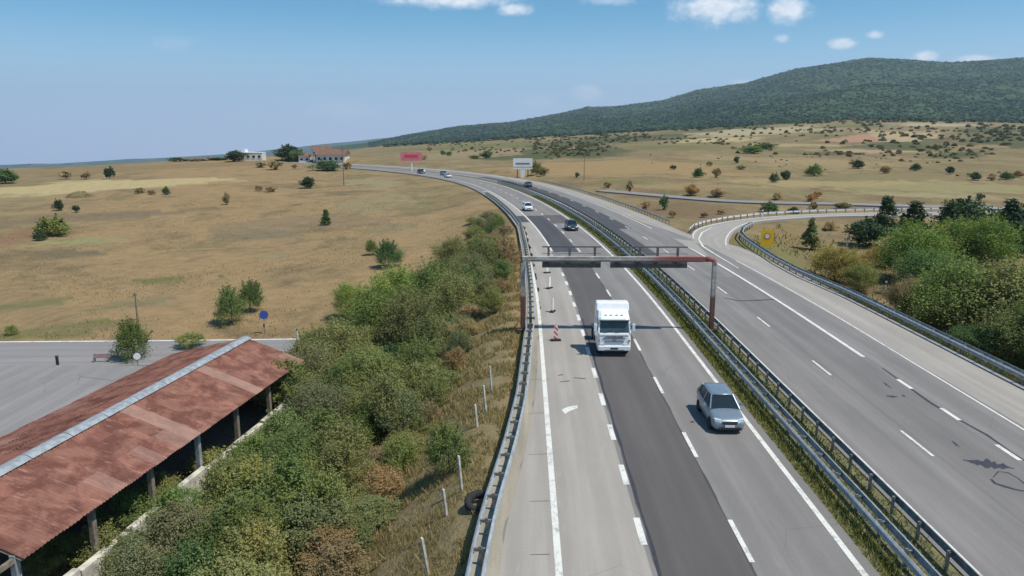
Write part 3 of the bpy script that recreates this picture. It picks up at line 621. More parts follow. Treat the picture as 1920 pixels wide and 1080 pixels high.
# local frame: x runs along the shed towards its near end, y points away from the motorway after rotation
a2 = SH.rotation_euler[2]
def shl(l, b, z):                                      # l along the shed, b towards the motorway, world z -> local
    return (l, b, z+3.9)
NB, FB, RZ, EZ, LEN = 4.15, 5.7, .95, -.5, 26.
def corr(w_, ln, amp=.034, n=5):                         # corrugated sheet, ridges running down the slope (x = along eave, y = down slope)
    mb = MB(); m = n*2+1
    for j in (0, 1):
        for i in range(m): mb.v.append((w_*i/(m-1), ln*j, amp*(1 if i % 2 else -1)+.03*(1-j)))
    for i in range(m-1): mb.f.append((i, i+1, m+i+1, m+i))
    me_ = mb.mesh('roof_sheet', M['rust_roof'], False); return me_
for sgn, width in ((1, NB), (-1, FB)):
    dz = RZ-EZ; ln = math.hypot(width, dz); rows = 3; sh_len = ln/rows+.08; me_ = corr(1.06, sh_len)
    sl0 = math.atan2(dz, width)
    for c_ in range(25):
        for r_i in range(rows):
            o = link('roof_sheet', me_, SH); d0 = r_i*ln/rows
            ex = Vector((1, 0, 0)); ey = Vector((0, sgn*math.cos(sl0), -math.sin(sl0))); ez = ex.cross(ey)
            if ez.z < 0: ez = -ez
            mt = Matrix((ex, ey, ez)).transposed().to_4x4(); mt.translation = Vector(shl(c_*1.0+random.uniform(-.02, .02), sgn*d0*math.cos(sl0), RZ-d0*math.sin(sl0)+.02*(c_ % 2)+random.uniform(0, .02)))
            o.matrix_local = mt; k = random.random()
            o.color = (.1, .1, .1, 1)
            if c_ in (6, 13) and sgn == 1 and k < .9: o.color = (.40, .27, .21, .55)
            elif k < .05: o.color = (.34, .22, .18, .65)
            elif k < .09: o.color = (.26, .10, .07, .6)
for c_ in range(10):
    MB().loft([[shl(x, -.42, RZ-.02), shl(x, -.2, RZ+.10), shl(x, 0, RZ+.14), shl(x, .2, RZ+.10), shl(x, .42, RZ-.02), shl(x, 0, RZ+.06)] for x in (c_*2.505, c_*2.505+2.46)]).build('ridge_cap', M['galv'], SH)
for x in np.arange(.4, 26, 4.1):
    MB().box(shl(x, NB-.45, -2.1), (.24, .24, 3.3)).build('post', M['wood'] if int(x) % 3 else M['galv'], SH, bevel=.01)
    MB().box(shl(x, -FB+.35, -2.1), (.2, .2, 3.3)).build('post', M['wood'], SH)
    MB().tube([shl(x, NB-.1, EZ-.12), shl(x, 0, RZ-.15)], .08, 6).build('rafter', M['wood'], SH); MB().tube([shl(x, -FB+.1, EZ-.12), shl(x, 0, RZ-.15)], .08, 6).build('rafter', M['wood'], SH)
MB().box(shl(13, NB-.42, EZ-.14), (26, .16, .18)).build('eave_beam', M['wood'], SH); MB().box(shl(13, -FB+.35, EZ-.14), (26, .16, .18)).build('eave_beam', M['wood'], SH)
MB().box(shl(13, 0, RZ-.2), (26, .14, .16)).build('ridge_beam', M['wood'], SH)
for c_ in range(8): MB().box(shl(1.6+c_*3.22, NB-.05+.04*(c_ % 2), -3.5+.09*((c_*5) % 3)), (3.1, .34, 1.7)).build('wall_block', M['wall'], SH, bevel=.03)
MB().box(shl(13, -FB+.2, -2.2), (26, .1, 3.3)).build('back_wall', M['wood'], SH)
MB().box(shl(.2, -.7, -2.2), (.1, 9., 3.3)).build('end_wall', M['wood'], SH)
MB().box(shl(13, -.7, -3.8), (26, 9.4, .3)).build('floor', M['wood'], SH)
# lower dark annex roof against the near end
AN = empty('annex', tuple(Vector((-19.55, 50.3, 0))+Vector((-.129*29, -.992*29, -3.9))), a2, 'low annex with rounded dark grey roof at the end of the rusty shed', 'shed')
MB().loft([[(x, NB*math.cos(q)*.98, 2.35+.75*math.sin(q)) for q in np.linspace(0, math.pi, 12)] for x in (-2.7, 4)], True).build('roof', M['dark_metal'], AN, True)
MB().box((.7, 0, 1.15), (6.4, 7.6, 2.3)).build('wall', M['wall'], AN)
# ------------------------------------------------------------------ vehicles
def wheel(parent, x, y, r, w_, mat_rim='rim'):
    s_ = 1 if x > 0 else -1; n = 18
    def ring(rad, xx): return [(xx, rad*math.cos(2*math.pi*k/n), rad*math.sin(2*math.pi*k/n)) for k in range(n)]
    e = empty('wheel', (x, y, r)); e.parent = parent
    MB().loft([ring(r*.62, -w_/2), ring(r*.94, -w_/2), ring(r, -w_*.35), ring(r, w_*.35), ring(r*.94, w_/2), ring(r*.62, w_/2)]).build('tyre', M['rubber'], e, True)
    mb = MB().loft([ring(r*.6, s_*w_*.40), ring(r*.5, s_*w_*.46), ring(r*.18, s_*w_*.38), ring(r*.10, s_*w_*.5)]); mb.build('rim', M[mat_rim], e)
def car(name, loc, rz, paint, label, group=None):
    """front is local -y"""
    c = empty(name, loc, rz, label, 'car', group)
    hw = .865
    st = [(-2.13, .62, .26, .50), (-2.08, .74, .21, .60), (-1.95, .81, .19, .69), (-1.6, .85, .18, .78), (-1.05, hw, .18, .89), (-.4, hw, .18, .93), (.5, hw, .18, .95), (1.2, .86, .18, .97), (1.7, .84, .2, .96), (1.98, .80, .24, .93), (2.1, .74, .34, .84)]
    rings = []
    for y, w_, z0, z1 in st:
        half = [(w_*.80, z0), (w_*.97, z0+.06), (w_, z0+.22), (w_*.995, (z0+z1)/2+.06), (w_*.96, z1-.07), (w_*.86, z1), (w_*.45, z1+.035)]
        rings.append([(x, y, z) for x, z in half]+[(-x, y, z) for x, z in half[::-1]])
    MB().loft(rings).build('body', paint, c, True, 0., 1)
    # glasshouse
    lo = [(-.74, -.98, .90), (.74, -.98, .90), (.79, -.55, .92), (.79, 1.35, .96), (.72, 1.97, .96), (-.72, 1.97, .96), (-.79, 1.35, .96), (-.79, -.55, .92)]
    hi2 = [(-.54, -.30, 1.405), (.54, -.30, 1.405), (.585, -.10, 1.41), (.585, 1.35, 1.41), (.54, 1.60, 1.385), (-.54, 1.60, 1.385), (-.585, 1.35, 1.41), (-.585, -.10, 1.41)]
    MB().loft([[tuple(q) for q in lo], [tuple(q) for q in hi2]]).build('windows', M['glass'], c)
    rf = [[(x*1.03, y-.02*np.sign(-y), 1.40) for x, y, z in hi2], [(x*1.0, y, 1.435) for x, y, z in hi2], [(x*.7, y*.75+.12, 1.465) for x, y, z in hi2]]
    MB().loft(rf).build('roof', paint, c, True)
    for s_ in (-1, 1):
        for a, b, r in (((s_*.76, -1.0, .90), (s_*.555, -.30, 1.41), .042), ((s_*.805, .30, .95), (s_*.60, .30, 1.41), .035), ((s_*.76, 1.86, .96), (s_*.56, 1.52, 1.40), .07)):
            MB().tube([a, b], r, 6).build('pillar', paint, c)
        MB().loft([[(s_*.90, -.66, .95), (s_*1.06, -.68, .96), (s_*1.06, -.66, 1.09), (s_*.90, -.62, 1.08)], [(s_*.88, -.52, .96), (s_*1.03, -.56, .97), (s_*1.03, -.55, 1.07), (s_*.88, -.51, 1.07)]]).build('mirror', paint, c)
        MB().loft([[(s_*.40, -2.115, .56), (s_*.72, -2.02, .57), (s_*.72, -2.0, .72), (s_*.42, -2.06, .70)], [(s_*.40, -2.0, .58), (s_*.78, -1.80, .60), (s_*.76, -1.80, .74), (s_*.42, -1.98, .715)]]).build('headlight', M['lamp'], c)
        MB().box((s_*.62, 2.06, .78), (.3, .1, .16)).build('tail_light', M['red'], c)
        for y in (-1.32, 1.28): wheel(c, s_*.78, y, .31, .2)
    MB().loft([[(-.36, -2.16, .50), (.36, -2.16, .50), (.40, -2.13, .63), (-.40, -2.13, .63)], [(-.34, -2.0, .50), (.34, -2.0, .50), (.38, -2.0, .63), (-.38, -2.0, .63)]]).build('grille', M['black'], c)
    MB().box((0, -2.12, .30), (1.1, .09, .10)).build('air_intake', M['black'], c)
    MB().box((0, -2.165, .42), (.5, .02, .11)).build('number_plate', M['plate'], c)
    c.scale = (1, .97, 1.06)
    return c
car('silver_car', (*axis(37.9, 10.42)[:2], .013), 0, M['silver'], 'silver blue hatchback driving in the lane beside the grassy central reservation')
car('dark_car', (*axis(117.5, 9.9)[:2], .013), heading(117), M['cardark'], 'dark green car approaching beyond the gantry beside the median guardrail')
car('white_car', (*axis(148, 6.3)[:2], .013), heading(148), M['carwhite'], 'small white car approaching in the lane with the fresh dark asphalt patch')
car('blue_car', (*axis(212, 18.)[:2], .013), heading(212)+math.pi, simple('blue_car_paint', (.06, .1, .16), .3, .2, .05, 3., .5), 'distant blue car driving away past the long dark asphalt strip')
for s, t, p in ((262, 6.3, 'carwhite'), (276, 9.8, 'silver'), (290, 6.2, 'cardark'), (298, 10., 'carwhite')):
    car('car', (*axis(s, t)[:2], .013), heading(s), M[p], {'carwhite': 'tiny distant white car on the bend of the motorway', 'silver': 'tiny distant silver car on the bend of the motorway', 'cardark': 'tiny distant dark car on the bend of the motorway'}[p], 'distant cars on the bend')

T = empty('truck', (*axis(49.3, 6.12)[:2], .013), 0, 'white lorry tractor unit with tall roof fairing and no trailer', 'truck')
tp = M['truck_white']
def hexa(y0, y1, lo, hi_, name, mat, parent=T, bevel=.04, smooth=False):     # loft of rounded rectangles in z
    pass
def ringz(hw, y0, y1, z, c=.14): return [(-hw+c, y0, z), (hw-c, y0, z), (hw, y0+c, z), (hw, y1-c, z), (hw-c, y1, z), (-hw+c, y1, z), (-hw, y1-c, z), (-hw, y0+c, z)]
H = 1.14
MB().loft([ringz(H-.04, .03, 1.8, .42), ringz(H, -.02, 1.85, .60), ringz(H, 0, 1.9, 1.0), ringz(H, .03, 1.95, 1.55), ringz(H-.01, .08, 1.95, 1.66)]).build('cab', tp, T, False, .03)
MB().loft([ringz(H-.03, .10, 1.94, 1.64), ringz(H-.08, .36, 1.94, 2.50)]).build('cab_core', M['black'], T)
ws = [(-H+.12, .085, 1.66), (H-.12, .085, 1.66), (H-.18, .34, 2.44), (-H+.18, .34, 2.44)]
MB().loft([[(x, y, z) for x, y, z in ws], [(x, y+.06, z) for x, y, z in ws]]).build('windscreen', M['glass_t'], T)
for s_ in (-1, 1):
    MB().tube([(s_*(H-.07), .10, 1.62), (s_*(H-.14), .37, 2.50)], .07, 6).build('pillar', tp, T)
    q = [(s_*(H-.02), .35, 1.68), (s_*(H-.02), 1.15, 1.68), (s_*(H-.065), 1.15, 2.38), (s_*(H-.065), .50, 2.38)]
    MB().loft([q, [(x-s_*.04, y, z) for x, y, z in q]]).build('side_window', M['glass_t'], T)
    q = [(s_*(H+.0), 1.2, 1.62), (s_*(H), 1.95, 1.62), (s_*(H-.07), 1.95, 2.5), (s_*(H-.05), 1.2, 2.5)]
    MB().loft([q, [(x-s_*.06, y, z) for x, y, z in q]]).build('sleeper_panel', tp, T)
    MB().box((s_*(H+.16), .14, 2.02), (.20, .14, .52)).build('mirror', tp, T, bevel=.03); MB().tube([(s_*(H-.08), .2, 2.28), (s_*(H+.16), .16, 2.26)], .02, 6).build('mirror_arm', M['black'], T)
    MB().loft([[(s_*.62, -.06, .72), (s_*1.0, -.035, .74), (s_*1.0, -.02, .92), (s_*.64, -.05, .90)], [(s_*.62, .1, .72), (s_*1.02, .1, .74), (s_*1.02, .1, .92), (s_*.64, .1, .90)]]).build('headlight', M['lamp'], T)
    MB().box((s_*(H-.12), .75, .50), (.22, .45, .12)).build('step', M['black'], T)
    wheel(T, s_*.93, 1.0, .46, .28); wheel(T, s_*.86, 4.6, .46, .5)
    MB().tube([(s_*.95, 1.0+.62*math.cos(q), .46+.62*math.sin(q)) for q in np.linspace(0, math.pi, 9)], .07, 5).build('wheel_arch', M['black'], T)
    MB().box((s_*.42, 4.0, .82), (.1, 4.2, .22)).build('chassis_rail', M['black'], T)
    MB().box((s_*.86, 4.6, 1.0), (.52, 1.2, .05)).build('mudguard', M['black'], T)
MB().loft([ringz(H-.04, .28, 1.97, 2.46, .2), ringz(H-.06, .42, 1.97, 2.62, .2), ringz(H-.12, .95, 1.97, 2.96, .2), ringz(H-.16, 1.25, 1.95, 3.02, .2)]).build('roof_fairing', tp, T, False, .05)
MB().loft([ringz(H+.01, 1.5, 2.35, 2.4, .05), ringz(H+.01, 1.34, 2.35, 2.95, .05), ringz(H-.01, 1.55, 2.35, 3.40, .08), ringz(H-.06, 1.7, 2.33, 3.46, .08)]).build('air_deflector', tp, T, False, .03)
for s_ in (-1, 1): MB().box((s_*(H-.02), 2.16, 1.75), (.05, .4, 1.6)).build('side_extender', tp, T)
for x in (-.55, -.2, .2, .55): MB().box((x, .60, 2.79), (.16, .06, .05)).build('marker_lamp', M['lamp'], T)
MB().box((0, .005, 1.385), (1.2, .03, .10)).build('name_strip', M['galv_dull'], T)
MB().box((0, .20, 2.50), (2.0, .24, .07)).build('sun_visor', M['glass_t'], T)
MB().box((0, .015, 1.47), (1.9, .02, .012)).build('panel_seam', M['black'], T); MB().box((0, .005, .86), (2.1, .03, .015)).build('panel_seam', M['black'], T)
for x0, x1 in ((-.75, -.1), (.05, .75)): MB().tube([(x0, .06, 1.66), (x1, .10, 1.84)], .014, 5).build('wiper', M['black'], T)
MB().box((-.05, .20, 1.74), (1.3, .02, .10)).build('dashboard_card', simple('pale_green_card', (.35, .5, .42), .6, 0, .1, 3.), T)
for x in (-1, 1): MB().box((x*1.02, .0, 1.12), (.12, .08, .14)).build('indicator', simple('amber_lens', (.6, .25, .03), .3), T); MB().box((x*.78, -.125, .5), (.2, .02, .1)).build('fog_lamp', M['lamp'], T)
MB().box((0, -.02, 1.19), (.26, .03, .10)).build('badge', M['rim'], T)
MB().box((0, -.005, 1.30), (1.5, .04, .07)).build('grille_slot', M['galv_dull'], T); MB().box((0, -.015, 1.08), (1.3, .05, .06)).build('grille_slot', M['galv_dull'], T)
MB().box((0, -.05, .60), (2.2, .14, .34)).build('bumper', tp, T, bevel=.05)
MB().box((0, -.125, .60), (.52, .02, .11)).build('number_plate', M['black'], T)
MB().box((0, -.115, .475), (1.5, .03, .07)).build('bumper_slot', M['galv_dull'], T)
MB().box((0, 4.2, 1.03), (.9, .9, .12)).build('fifth_wheel', M['black'], T); MB().box((.9, 2.9, .75), (.5, 1.0, .5)).build('fuel_tank', M['rim'], T, bevel=.06); MB().box((-.9, 2.9, .75), (.5, .9, .5)).build('battery_box', M['black'], T, bevel=.04)

# ------------------------------------------------------------------ marker boards, posts, signs
def striped():
    t = material('red_white_stripes'); s = t.n('ShaderNodeSeparateXYZ'); tcn = t.n('ShaderNodeTexCoord'); t.l(tcn.outputs['Object'], s.inputs[0])
    f = t.m('FRACT', t.m('MULTIPLY', t.m('ADD', s.outputs[2], s.outputs[0]), 2.6)); t.l(t.mix(t.m('GREATER_THAN', f, .5), (.72, .68, .66), (.55, .10, .08)), t.b.inputs['Base Color']); t.put(t.b.inputs['Roughness'], .5); return t.mat
M['stripe'] = striped()
for k, (u, v, rz) in enumerate([(1042, 639, .15), (1036, 585, 1.2), (1030, 541, .9), (1026, 512, .5)]):
    p = P(u, v); lab = ['red and white striped marker board standing beside the gantry shadow', 'marker board turned edge-on in the emergency lane beyond the gantry shadow', 'marker board in the emergency lane between two others', 'farthest marker board in the emergency lane, just past the gantry'][k]
    e = empty('marker_board', (p[0], p[1], .008), rz, lab, 'traffic board', 'marker boards closing the emergency lane')
    MB().box((0, 0, .06), (.75, .36, .12)).build('base', M['rubber'], e, bevel=.02)
    o = MB().box((0, 0, 0), (.30, .035, .98)).build('panel', M['stripe'], e); o.location = (0, 0, .66)
    if k: MB().box((0, -.03, .66), (.33, .03, 1.02)).build('panel_back', M['white'], e)
# leaning concrete fence posts on the embankment
for k, (u, v, hh, lx) in enumerate([(922, 735, 1.7, -.10), (911, 774, 1.7, -.12), (895, 800, 1.3, -.08), (866, 922, 1.8, -.10), (837, 966, 1.3, -.14), (803, 1078, 1.7, -.18)]):
    p = G(u, v); o = MB().loft([[(x*.11*q, y*.11*q, z) for x, y in ((-.5, -.5), (.5, -.5), (.5, .5), (-.5, .5))] for z, q in ((-.4, 1.), (hh-.05, .9), (hh, .6))]).build('fence_post', M['concrete'], None)
    o.location = p; o.rotation_euler = (random.uniform(-.04, .04), lx, random.uniform(0, 1)); tag(o, 'leaning pale concrete fence post on the dry embankment below the guardrail', 'fence post', 'concrete fence posts on the embankment')
p = G(898, 950); ty = empty('tyre', tuple(p+np.array([0, 0, .2])), .6, 'old black tyre lying in the dry grass by the guardrail', 'tyre')
n = 16; ring = lambda r, z: [(r*math.cos(2*math.pi*k/n), r*math.sin(2*math.pi*k/n), z) for k in range(n)]
MB().loft([ring(.36, -.16), ring(.55, -.18), ring(.62, -.08), ring(.62, .08), ring(.55, .18), ring(.36, .16), ring(.36, -.16)], True, False).build('tread', M['rubber'], ty, True); ty.rotation_euler = (.25, -.2, .6)
# yellow sign by the slip road
p = G(1437, 466); k = px_m(p); ys = empty('yellow_sign', tuple(p), -.12, 'large yellow rectangular road sign with a red ringed disc behind the slip road guardrail', 'road sign')
wd, ht = 23/k, 31/k
for s_ in (-1, 1): MB().tube([(s_*wd*.3, .06, -.4), (s_*wd*.3, .06, ht+.3)], .045, 6).build('post', M['galv'], ys)
MB().box((0, 0, .3+ht/2), (wd, .05, ht)).build('panel', M['yellow'], ys)
def disc(r, z, y, th=.01, n=24): return MB().loft([[(r*math.cos(2*math.pi*q/n), yy_, z+r*math.sin(2*math.pi*q/n)) for q in range(n)][::-1] for yy_ in (y, y+th)])
disc(wd*.26, .3+ht*.62, -.045).build('ring', M['red'], ys); disc(wd*.19, .3+ht*.62, -.052).build('disc', M['white'], ys)
# blue round sign, black box, mirror, dark post at the service road
p = G(497, 626); bs = empty('round_sign', tuple(p), .5, 'round blue sign on a thin post at the service road verge', 'road sign')
MB().tube([(0, .05, -.3), (0, .05, 2.2)], .035, 6).build('post', M['galv_dull'], bs); disc(.42, 1.9, -.01, .03).build('disc', M['blue'], bs); MB().box((-.05, .0, .85), (.14, .14, .32)).build('box', M['black'], bs)
p = G(260, 700); mr_ = empty('traffic_mirror', tuple(p), .3, 'round white disc on a post before the service road tree', 'road mirror'); zt = (700-667)/px_m(p)
MB().tube([(0, .06, -.3), (0, .06, zt+.2)], .04, 6).build('post', M['galv_dull'], mr_); disc(.27, zt, -.02, .05).build('disc', M['white'], mr_)
p = G(109, 690); dp = empty('short_post', tuple(p), 0, 'short dark post at the edge of the service road', 'post'); MB().tube([(0, 0, -.3), (0, 0, 1.)], .12, 8).build('shaft', M['black'], dp); MB().tube([(0, 0, 1.), (0, 0, 1.08)], .15, 8).build('cap', M['dark_metal'], dp)
p = G(192, 682); br = empty('barrier', tuple(p), .1, 'faded pink barrier panel beside the service road', 'barrier')
MB().box((0, 0, .7), (1.3, .06, .4)).build('panel', simple('bleached_pink', (.45, .27, .27), .7), br); [MB().box((x, 0, .3), (.08, .3, .6)).build('foot', M['galv_dull'], br) for x in (-.6, .6)]
p = G(558, 634); gb = empty('green_speck_standin', tuple(p), 0, 'small added green topped bollard at the service road edge', 'standin'); MB().tube([(0, 0, -.2), (0, 0, .75)], .09, 10).build('shaft', M['white'], gb); MB().tube([(0, 0, .75), (0, 0, .95)], .11, 10).build('cap', M['speck_green'], gb)  # added post: a green lens speck given a solid shape
for (u, v, lab) in ((1660, 546, 'white marker post standing before the dark shade of the roadside trees'), (1588, 462, 'white marker post beside the round dark tree'), (1429, 412, 'white marker post beside the bend of the slip road')):
    p = G(u, v) if u != 1429 else P(u, v); e = empty('marker_post', tuple(p), 0, lab, 'post'); hh = 19/px_m(p)
    MB().box((0, 0, hh/2-.1), (.22, .16, hh+.2), 0, .85).build('shaft', M['white'], e); MB().box((0, -.005, hh*.75), (.225, .15, .18)).build('band', M['black'], e)
def pole(u, v, px, lab):
    p = G(u, v); hh = px/px_m(p); e = empty('utility_pole', tuple(p), 0, lab, 'pole'); r = max(.1, hh*.014)
    MB().tube([(0, 0, -.5), (0, 0, hh)], [r, r*.6], 6).build('shaft', M['wood'], e); MB().box((0, 0, hh*.93), (hh*.16, r, r)).build('crossarm', M['wood'], e)
pole(645, 348, 72, 'utility pole standing in the field near the far buildings'); pole(1095, 340, 52, 'utility pole standing in the tan field beyond the motorway'); pole(258, 600, 52, 'thin pole rising behind the service road tree')

# ------------------------------------------------------------------ far buildings, billboards
def house(name, u, v, wpx, hpx, dm, rz, wallm, roofm, label, flat=False, nwin=3):
    p = G(u, v); k = px_m(p); wd, ht = wpx/k, hpx/k; e = empty(name, tuple(p), rz, label, 'building'); wh = ht*(.95 if flat else .6)
    MB().box((0, 0, wh/2-.5), (wd, dm, wh+1)).build('wall', wallm, e)
    if flat: MB().box((0, 0, wh+.15), (wd*1.02, dm*1.04, .3)).build('roof', roofm, e)
    else: MB().loft([[(x, -dm*.58, wh), (x, dm*.58, wh), (x, 0, ht)] for x in (-wd*.54, wd*.54)]).build('roof', roofm, e)
    for i in range(nwin):
        x = (i+.5)/nwin*wd-wd/2; o = MB().box((x, -dm/2-.02, wh*.5), (wd/nwin*.45, .12, wh*.35)).build('window', M['glass'], e); MB().box((x, -dm/2-.07, wh*.31), (wd/nwin*.55, .18, .12)).build('sill', M['white'], o)
    return e
house('white_building', 475, 300, 40, 14, 8, .1, M['plaster'], M['white'], 'low white building between the dark round trees on the horizon', True, 4)
house('tower_house', 460, 300, 7, 20, 5, .1, M['white'], M['white'], 'narrow white tower house on the horizon', True, 1)
house('white_house', 572, 303, 20, 16, 9, .2, M['white'], M['brownroof'], 'small white house with brown roof beside the large dark tree', False, 2)
house('barn', 625, 304, 52, 24, 14, .05, M['plaster'], M['brownroof'], 'long barn with broad brown roof on the horizon', False, 5)
house('barn', 605, 300, 34, 26, 10, .3, M['plaster'], M['brownroof'], 'brown roofed house rising behind the long barn', False, 3)
house('far_block', 640, 280, 34, 7, 14, 0, M['white'], M['white'], 'white flat block on the hill behind the barns', True, 5)
house('farm_building', 833, 262, 22, 7, 14, 0, M['white'], M['plaster'], 'pale farm building at the foot of the forested ridge', False, 3)
p = G(772, 322); k = px_m(p); e = empty('billboard', tuple(p), .1, 'wide faded pink billboard on a single post at the roadside', 'billboard')
MB().tube([(0, .2, -.5), (0, .2, 20/k)], .3, 8).build('post', M['white'], e); MB().box((0, 0, 28/k), (40/k, .5, 16/k)).build('panel', M['pink'], e); MB().box((0, -.27, 29/k), (24/k, .04, 5/k)).build('stripe', M['red'], e)
p = G(980, 333); k = px_m(p); e = empty('billboard', tuple(p), .05, 'large white T-shaped billboard beside the motorway bend', 'billboard'); b0 = 22/k
MB().box((0, 0, b0/2-.5), (8/k, .8, b0+1)).build('post', M['white'], e); MB().box((0, 0, b0-5/k), (36/k, .9, 3/k)).build('bracket', M['white'], e); MB().box((0, -.05, b0+6/k), (36/k, 1., 15/k)).build('panel', M['white'], e); MB().box((0, -.57, b0+4/k), (26/k, .04, 3/k)).build('lettering_band', M['galv_dull'], e)
for x in (-1, 1): MB().box((x*10/k, .5, b0*.3), (.3, .3, b0*1.1)).build('leg', M['black'], e)

# ------------------------------------------------------------------ trees and bushes
def crown_mesh(name, seed, rx, rz_, ncl, nl, leaf, shape='round', zb=.25, shoots=0):
    g = np.random.default_rng(seed); H_ = 2*rz_; cs = []; 
    while len(cs) < ncl:
        d = g.normal(size=3); d /= np.linalg.norm(d); rad = g.uniform(.35, 1)**.5; q = d*rad
        if shape == 'cone':
            z = g.uniform(0, 1)**1.25; rr_ = (1-z)*g.uniform(.3, 1.)**.5*1.05+.04; th = g.uniform(0, 6.28); q = np.array([rr_*math.cos(th), rr_*math.sin(th), 2*z-1])
        elif shape == 'bush':
            q[2] = abs(q[2])*1.6-.75
        lump = 1+.28*math.sin(3*math.atan2(q[1], q[0])+seed)+.2*math.sin(5*q[2]+2*q[0]+seed*2)
        cs.append((q[0]*rx*lump*.86, q[1]*rx*lump*.86, zb*H_+rz_+q[2]*rz_*.86))
    cs = np.array(cs); cr = g.uniform(.18, .46, ncl)*rx*(1.2 if shape == 'bush' else 1.)
    if shoots:                                          # wands that break the outline
        th = g.uniform(0, 6.28, shoots); el = g.uniform(.25, 1.45, shoots); ln = g.uniform(.75, 1.22, shoots); k_ = 5
        dd = np.stack([np.cos(th)*np.cos(el)*rx, np.sin(th)*np.cos(el)*rx, np.sin(el)*rz_*1.35], 1)*ln[:, None]; f_ = np.linspace(.62, 1, k_)
        cs2 = (dd[:, None, :]*f_[None, :, None]).reshape(-1, 3)+np.array([0, 0, zb*H_+rz_*.45]); cs = np.concatenate([cs, cs2]); cr = np.concatenate([cr, np.tile(np.linspace(.17, .06, k_), shoots)*rx])
    c = np.repeat(cs, nl, 0); r = np.repeat(cr, nl);
    if shoots: m3 = (np.arange(len(r))//nl < ncl) | (np.arange(len(r)) % nl < nl//4); c, r = c[m3], r[m3]
    d = g.normal(size=c.shape); d /= np.linalg.norm(d, axis=1)[:, None]
    pos = c+d*(r*(g.uniform(.15, 1.15, len(r))**.8))[:, None]*np.array([1, 1, .85]); pos[:, 2] = np.maximum(pos[:, 2], .05)
    nrm = d*.8+np.array([0, 0, .5])+g.normal(size=d.shape)*.55; nrm /= np.linalg.norm(nrm, axis=1)[:, None]
    a = np.cross(nrm, g.normal(size=d.shape)); a /= np.linalg.norm(a, axis=1)[:, None]+1e-9; b = np.cross(nrm, a); sz = (leaf*g.uniform(.6, 1.3, len(r)))[:, None]
    V = np.stack([pos-a*sz, pos-b*sz*.5, pos+a*sz, pos+b*sz*.5], 1).reshape(-1, 3)
    return np_mesh(name, V, np.arange(len(V)).reshape(-1, 4), M['leaf']), cs
def trunk_mesh(seed, cs, rad, stems=1):
    g = random.Random(seed); mb = MB(); top = cs[:, 2].max(); hub = np.array([g.uniform(-.1, .1), g.uniform(-.1, .1), top*.38])
    for s in range(stems):
        b0 = np.array([g.uniform(-.25, .25), g.uniform(-.25, .25), -.25]) if stems > 1 else np.array([0, 0, -.3])
        mb.tube([b0, (b0+hub)/2+np.array([g.uniform(-.06, .06), g.uniform(-.06, .06), 0]), hub, hub*np.array([1, 1, 1.9])], [rad, rad*.8, rad*.6, rad*.25], 6)
    for i in list(range(0, len(cs), max(1, len(cs)//14))):
        m_ = (hub+cs[i])/2+np.array([0, 0, -.1*cs[i][2]]); mb.tube([hub*np.array([1, 1, g.uniform(.7, 1.3)]), m_, cs[i]], [rad*.45, rad*.3, rad*.1], 5)
    return mb.mesh('trunk', M['bark'])
# prototypes, 2 m wide and about 2 m tall before scaling
PROTO = {}
def proto(key, seed, shape, ncl, nl, leaf, rx=1., rz_=1., zb=.1, stems=1, rad=.05, shoots=0):
    me_, cs = crown_mesh('crown_'+key, seed, rx, rz_, ncl, nl, leaf, shape, zb, shoots); cs = cs[:ncl] if not shoots else np.concatenate([cs[:ncl], cs[ncl+4::5]]); PROTO.setdefault(key[0], []).append((me_, trunk_mesh(seed, cs, rad, stems), float(cs[:, 2].max()+.2), rx))
for i in range(7): proto('near%d' % i, 40+i, 'bush' if i % 2 else 'round', 60+6*i, 120, .036, 1., .95, .02 if i % 2 else .10, 3 if i % 2 else 1, .03, 26+4*i)
for i in range(3): proto('big%d' % i, 50+i, 'round' if i else 'bush', 150, 135, .025, 1., .95, .06, 1, .035, 40)
for i in range(4): proto('mid%d' % i, 60+i, 'bush' if i % 2 else 'round', 60, 50, .085, 1., 1., .0, 1, .045, 14)
for i in range(2): proto('cone%d' % i, 70+i, 'cone', 70, 50, .085, .62, 1.1, .05, 1, .05)
for i in range(4): proto('far%d' % i, 80+i, 'bush' if i % 2 else 'round', 26, 16, .22, 1., .9, .06, 1, .07)
LEAFC = {k: tuple(min(.4, x*2.3) for x in v) for k, v in {'green': (.075, .098, .032), 'olive': (.108, .114, .042), 'grey': (.10, .106, .05), 'dark': (.026, .042, .02), 'bright': (.068, .102, .025), 'yellow': (.145, .125, .035), 'brown': (.155, .115, .065), 'rust': (.20, .10, .045), 'lime': (.115, .135, .035), 'deep': (.045, .075, .028)}.items()}
def plant(kind, p, width, height, colour, name, label, cat, group=None, which=None, rz=None):
    if kind == 'n' and width > 4.2: kind = 'b'; which = None if which is None else which
    pr = PROTO[kind[0]]; i = random.randrange(len(pr)) if which is None else which % len(pr); cm, tm, top, prx = pr[i]
    e = empty(name, tuple(p), random.uniform(0, 6.28) if rz is None else rz, label, cat, group)
    e.scale = (width/2.1/prx, width/2.1/prx, height/top)
    c = link('crown' if cat == 'tree' else 'foliage', cm, e); cc = LEAFC[colour]; f = random.uniform(.82, 1.18); h_ = random.uniform(.9, 1.1); c.color = (cc[0]*f*h_, cc[1]*f, cc[2]*f*random.uniform(.85, 1.15), 1)
    link('trunk' if cat == 'tree' else 'stem', tm, e); return e
def at(kind, u, v, wpx, hpx, colour, name, label, cat, group=None, which=None):
    p = G(u, v); k = px_m(p); return plant(kind, p, wpx/k, hpx/k, colour, name, label, cat, group, which)
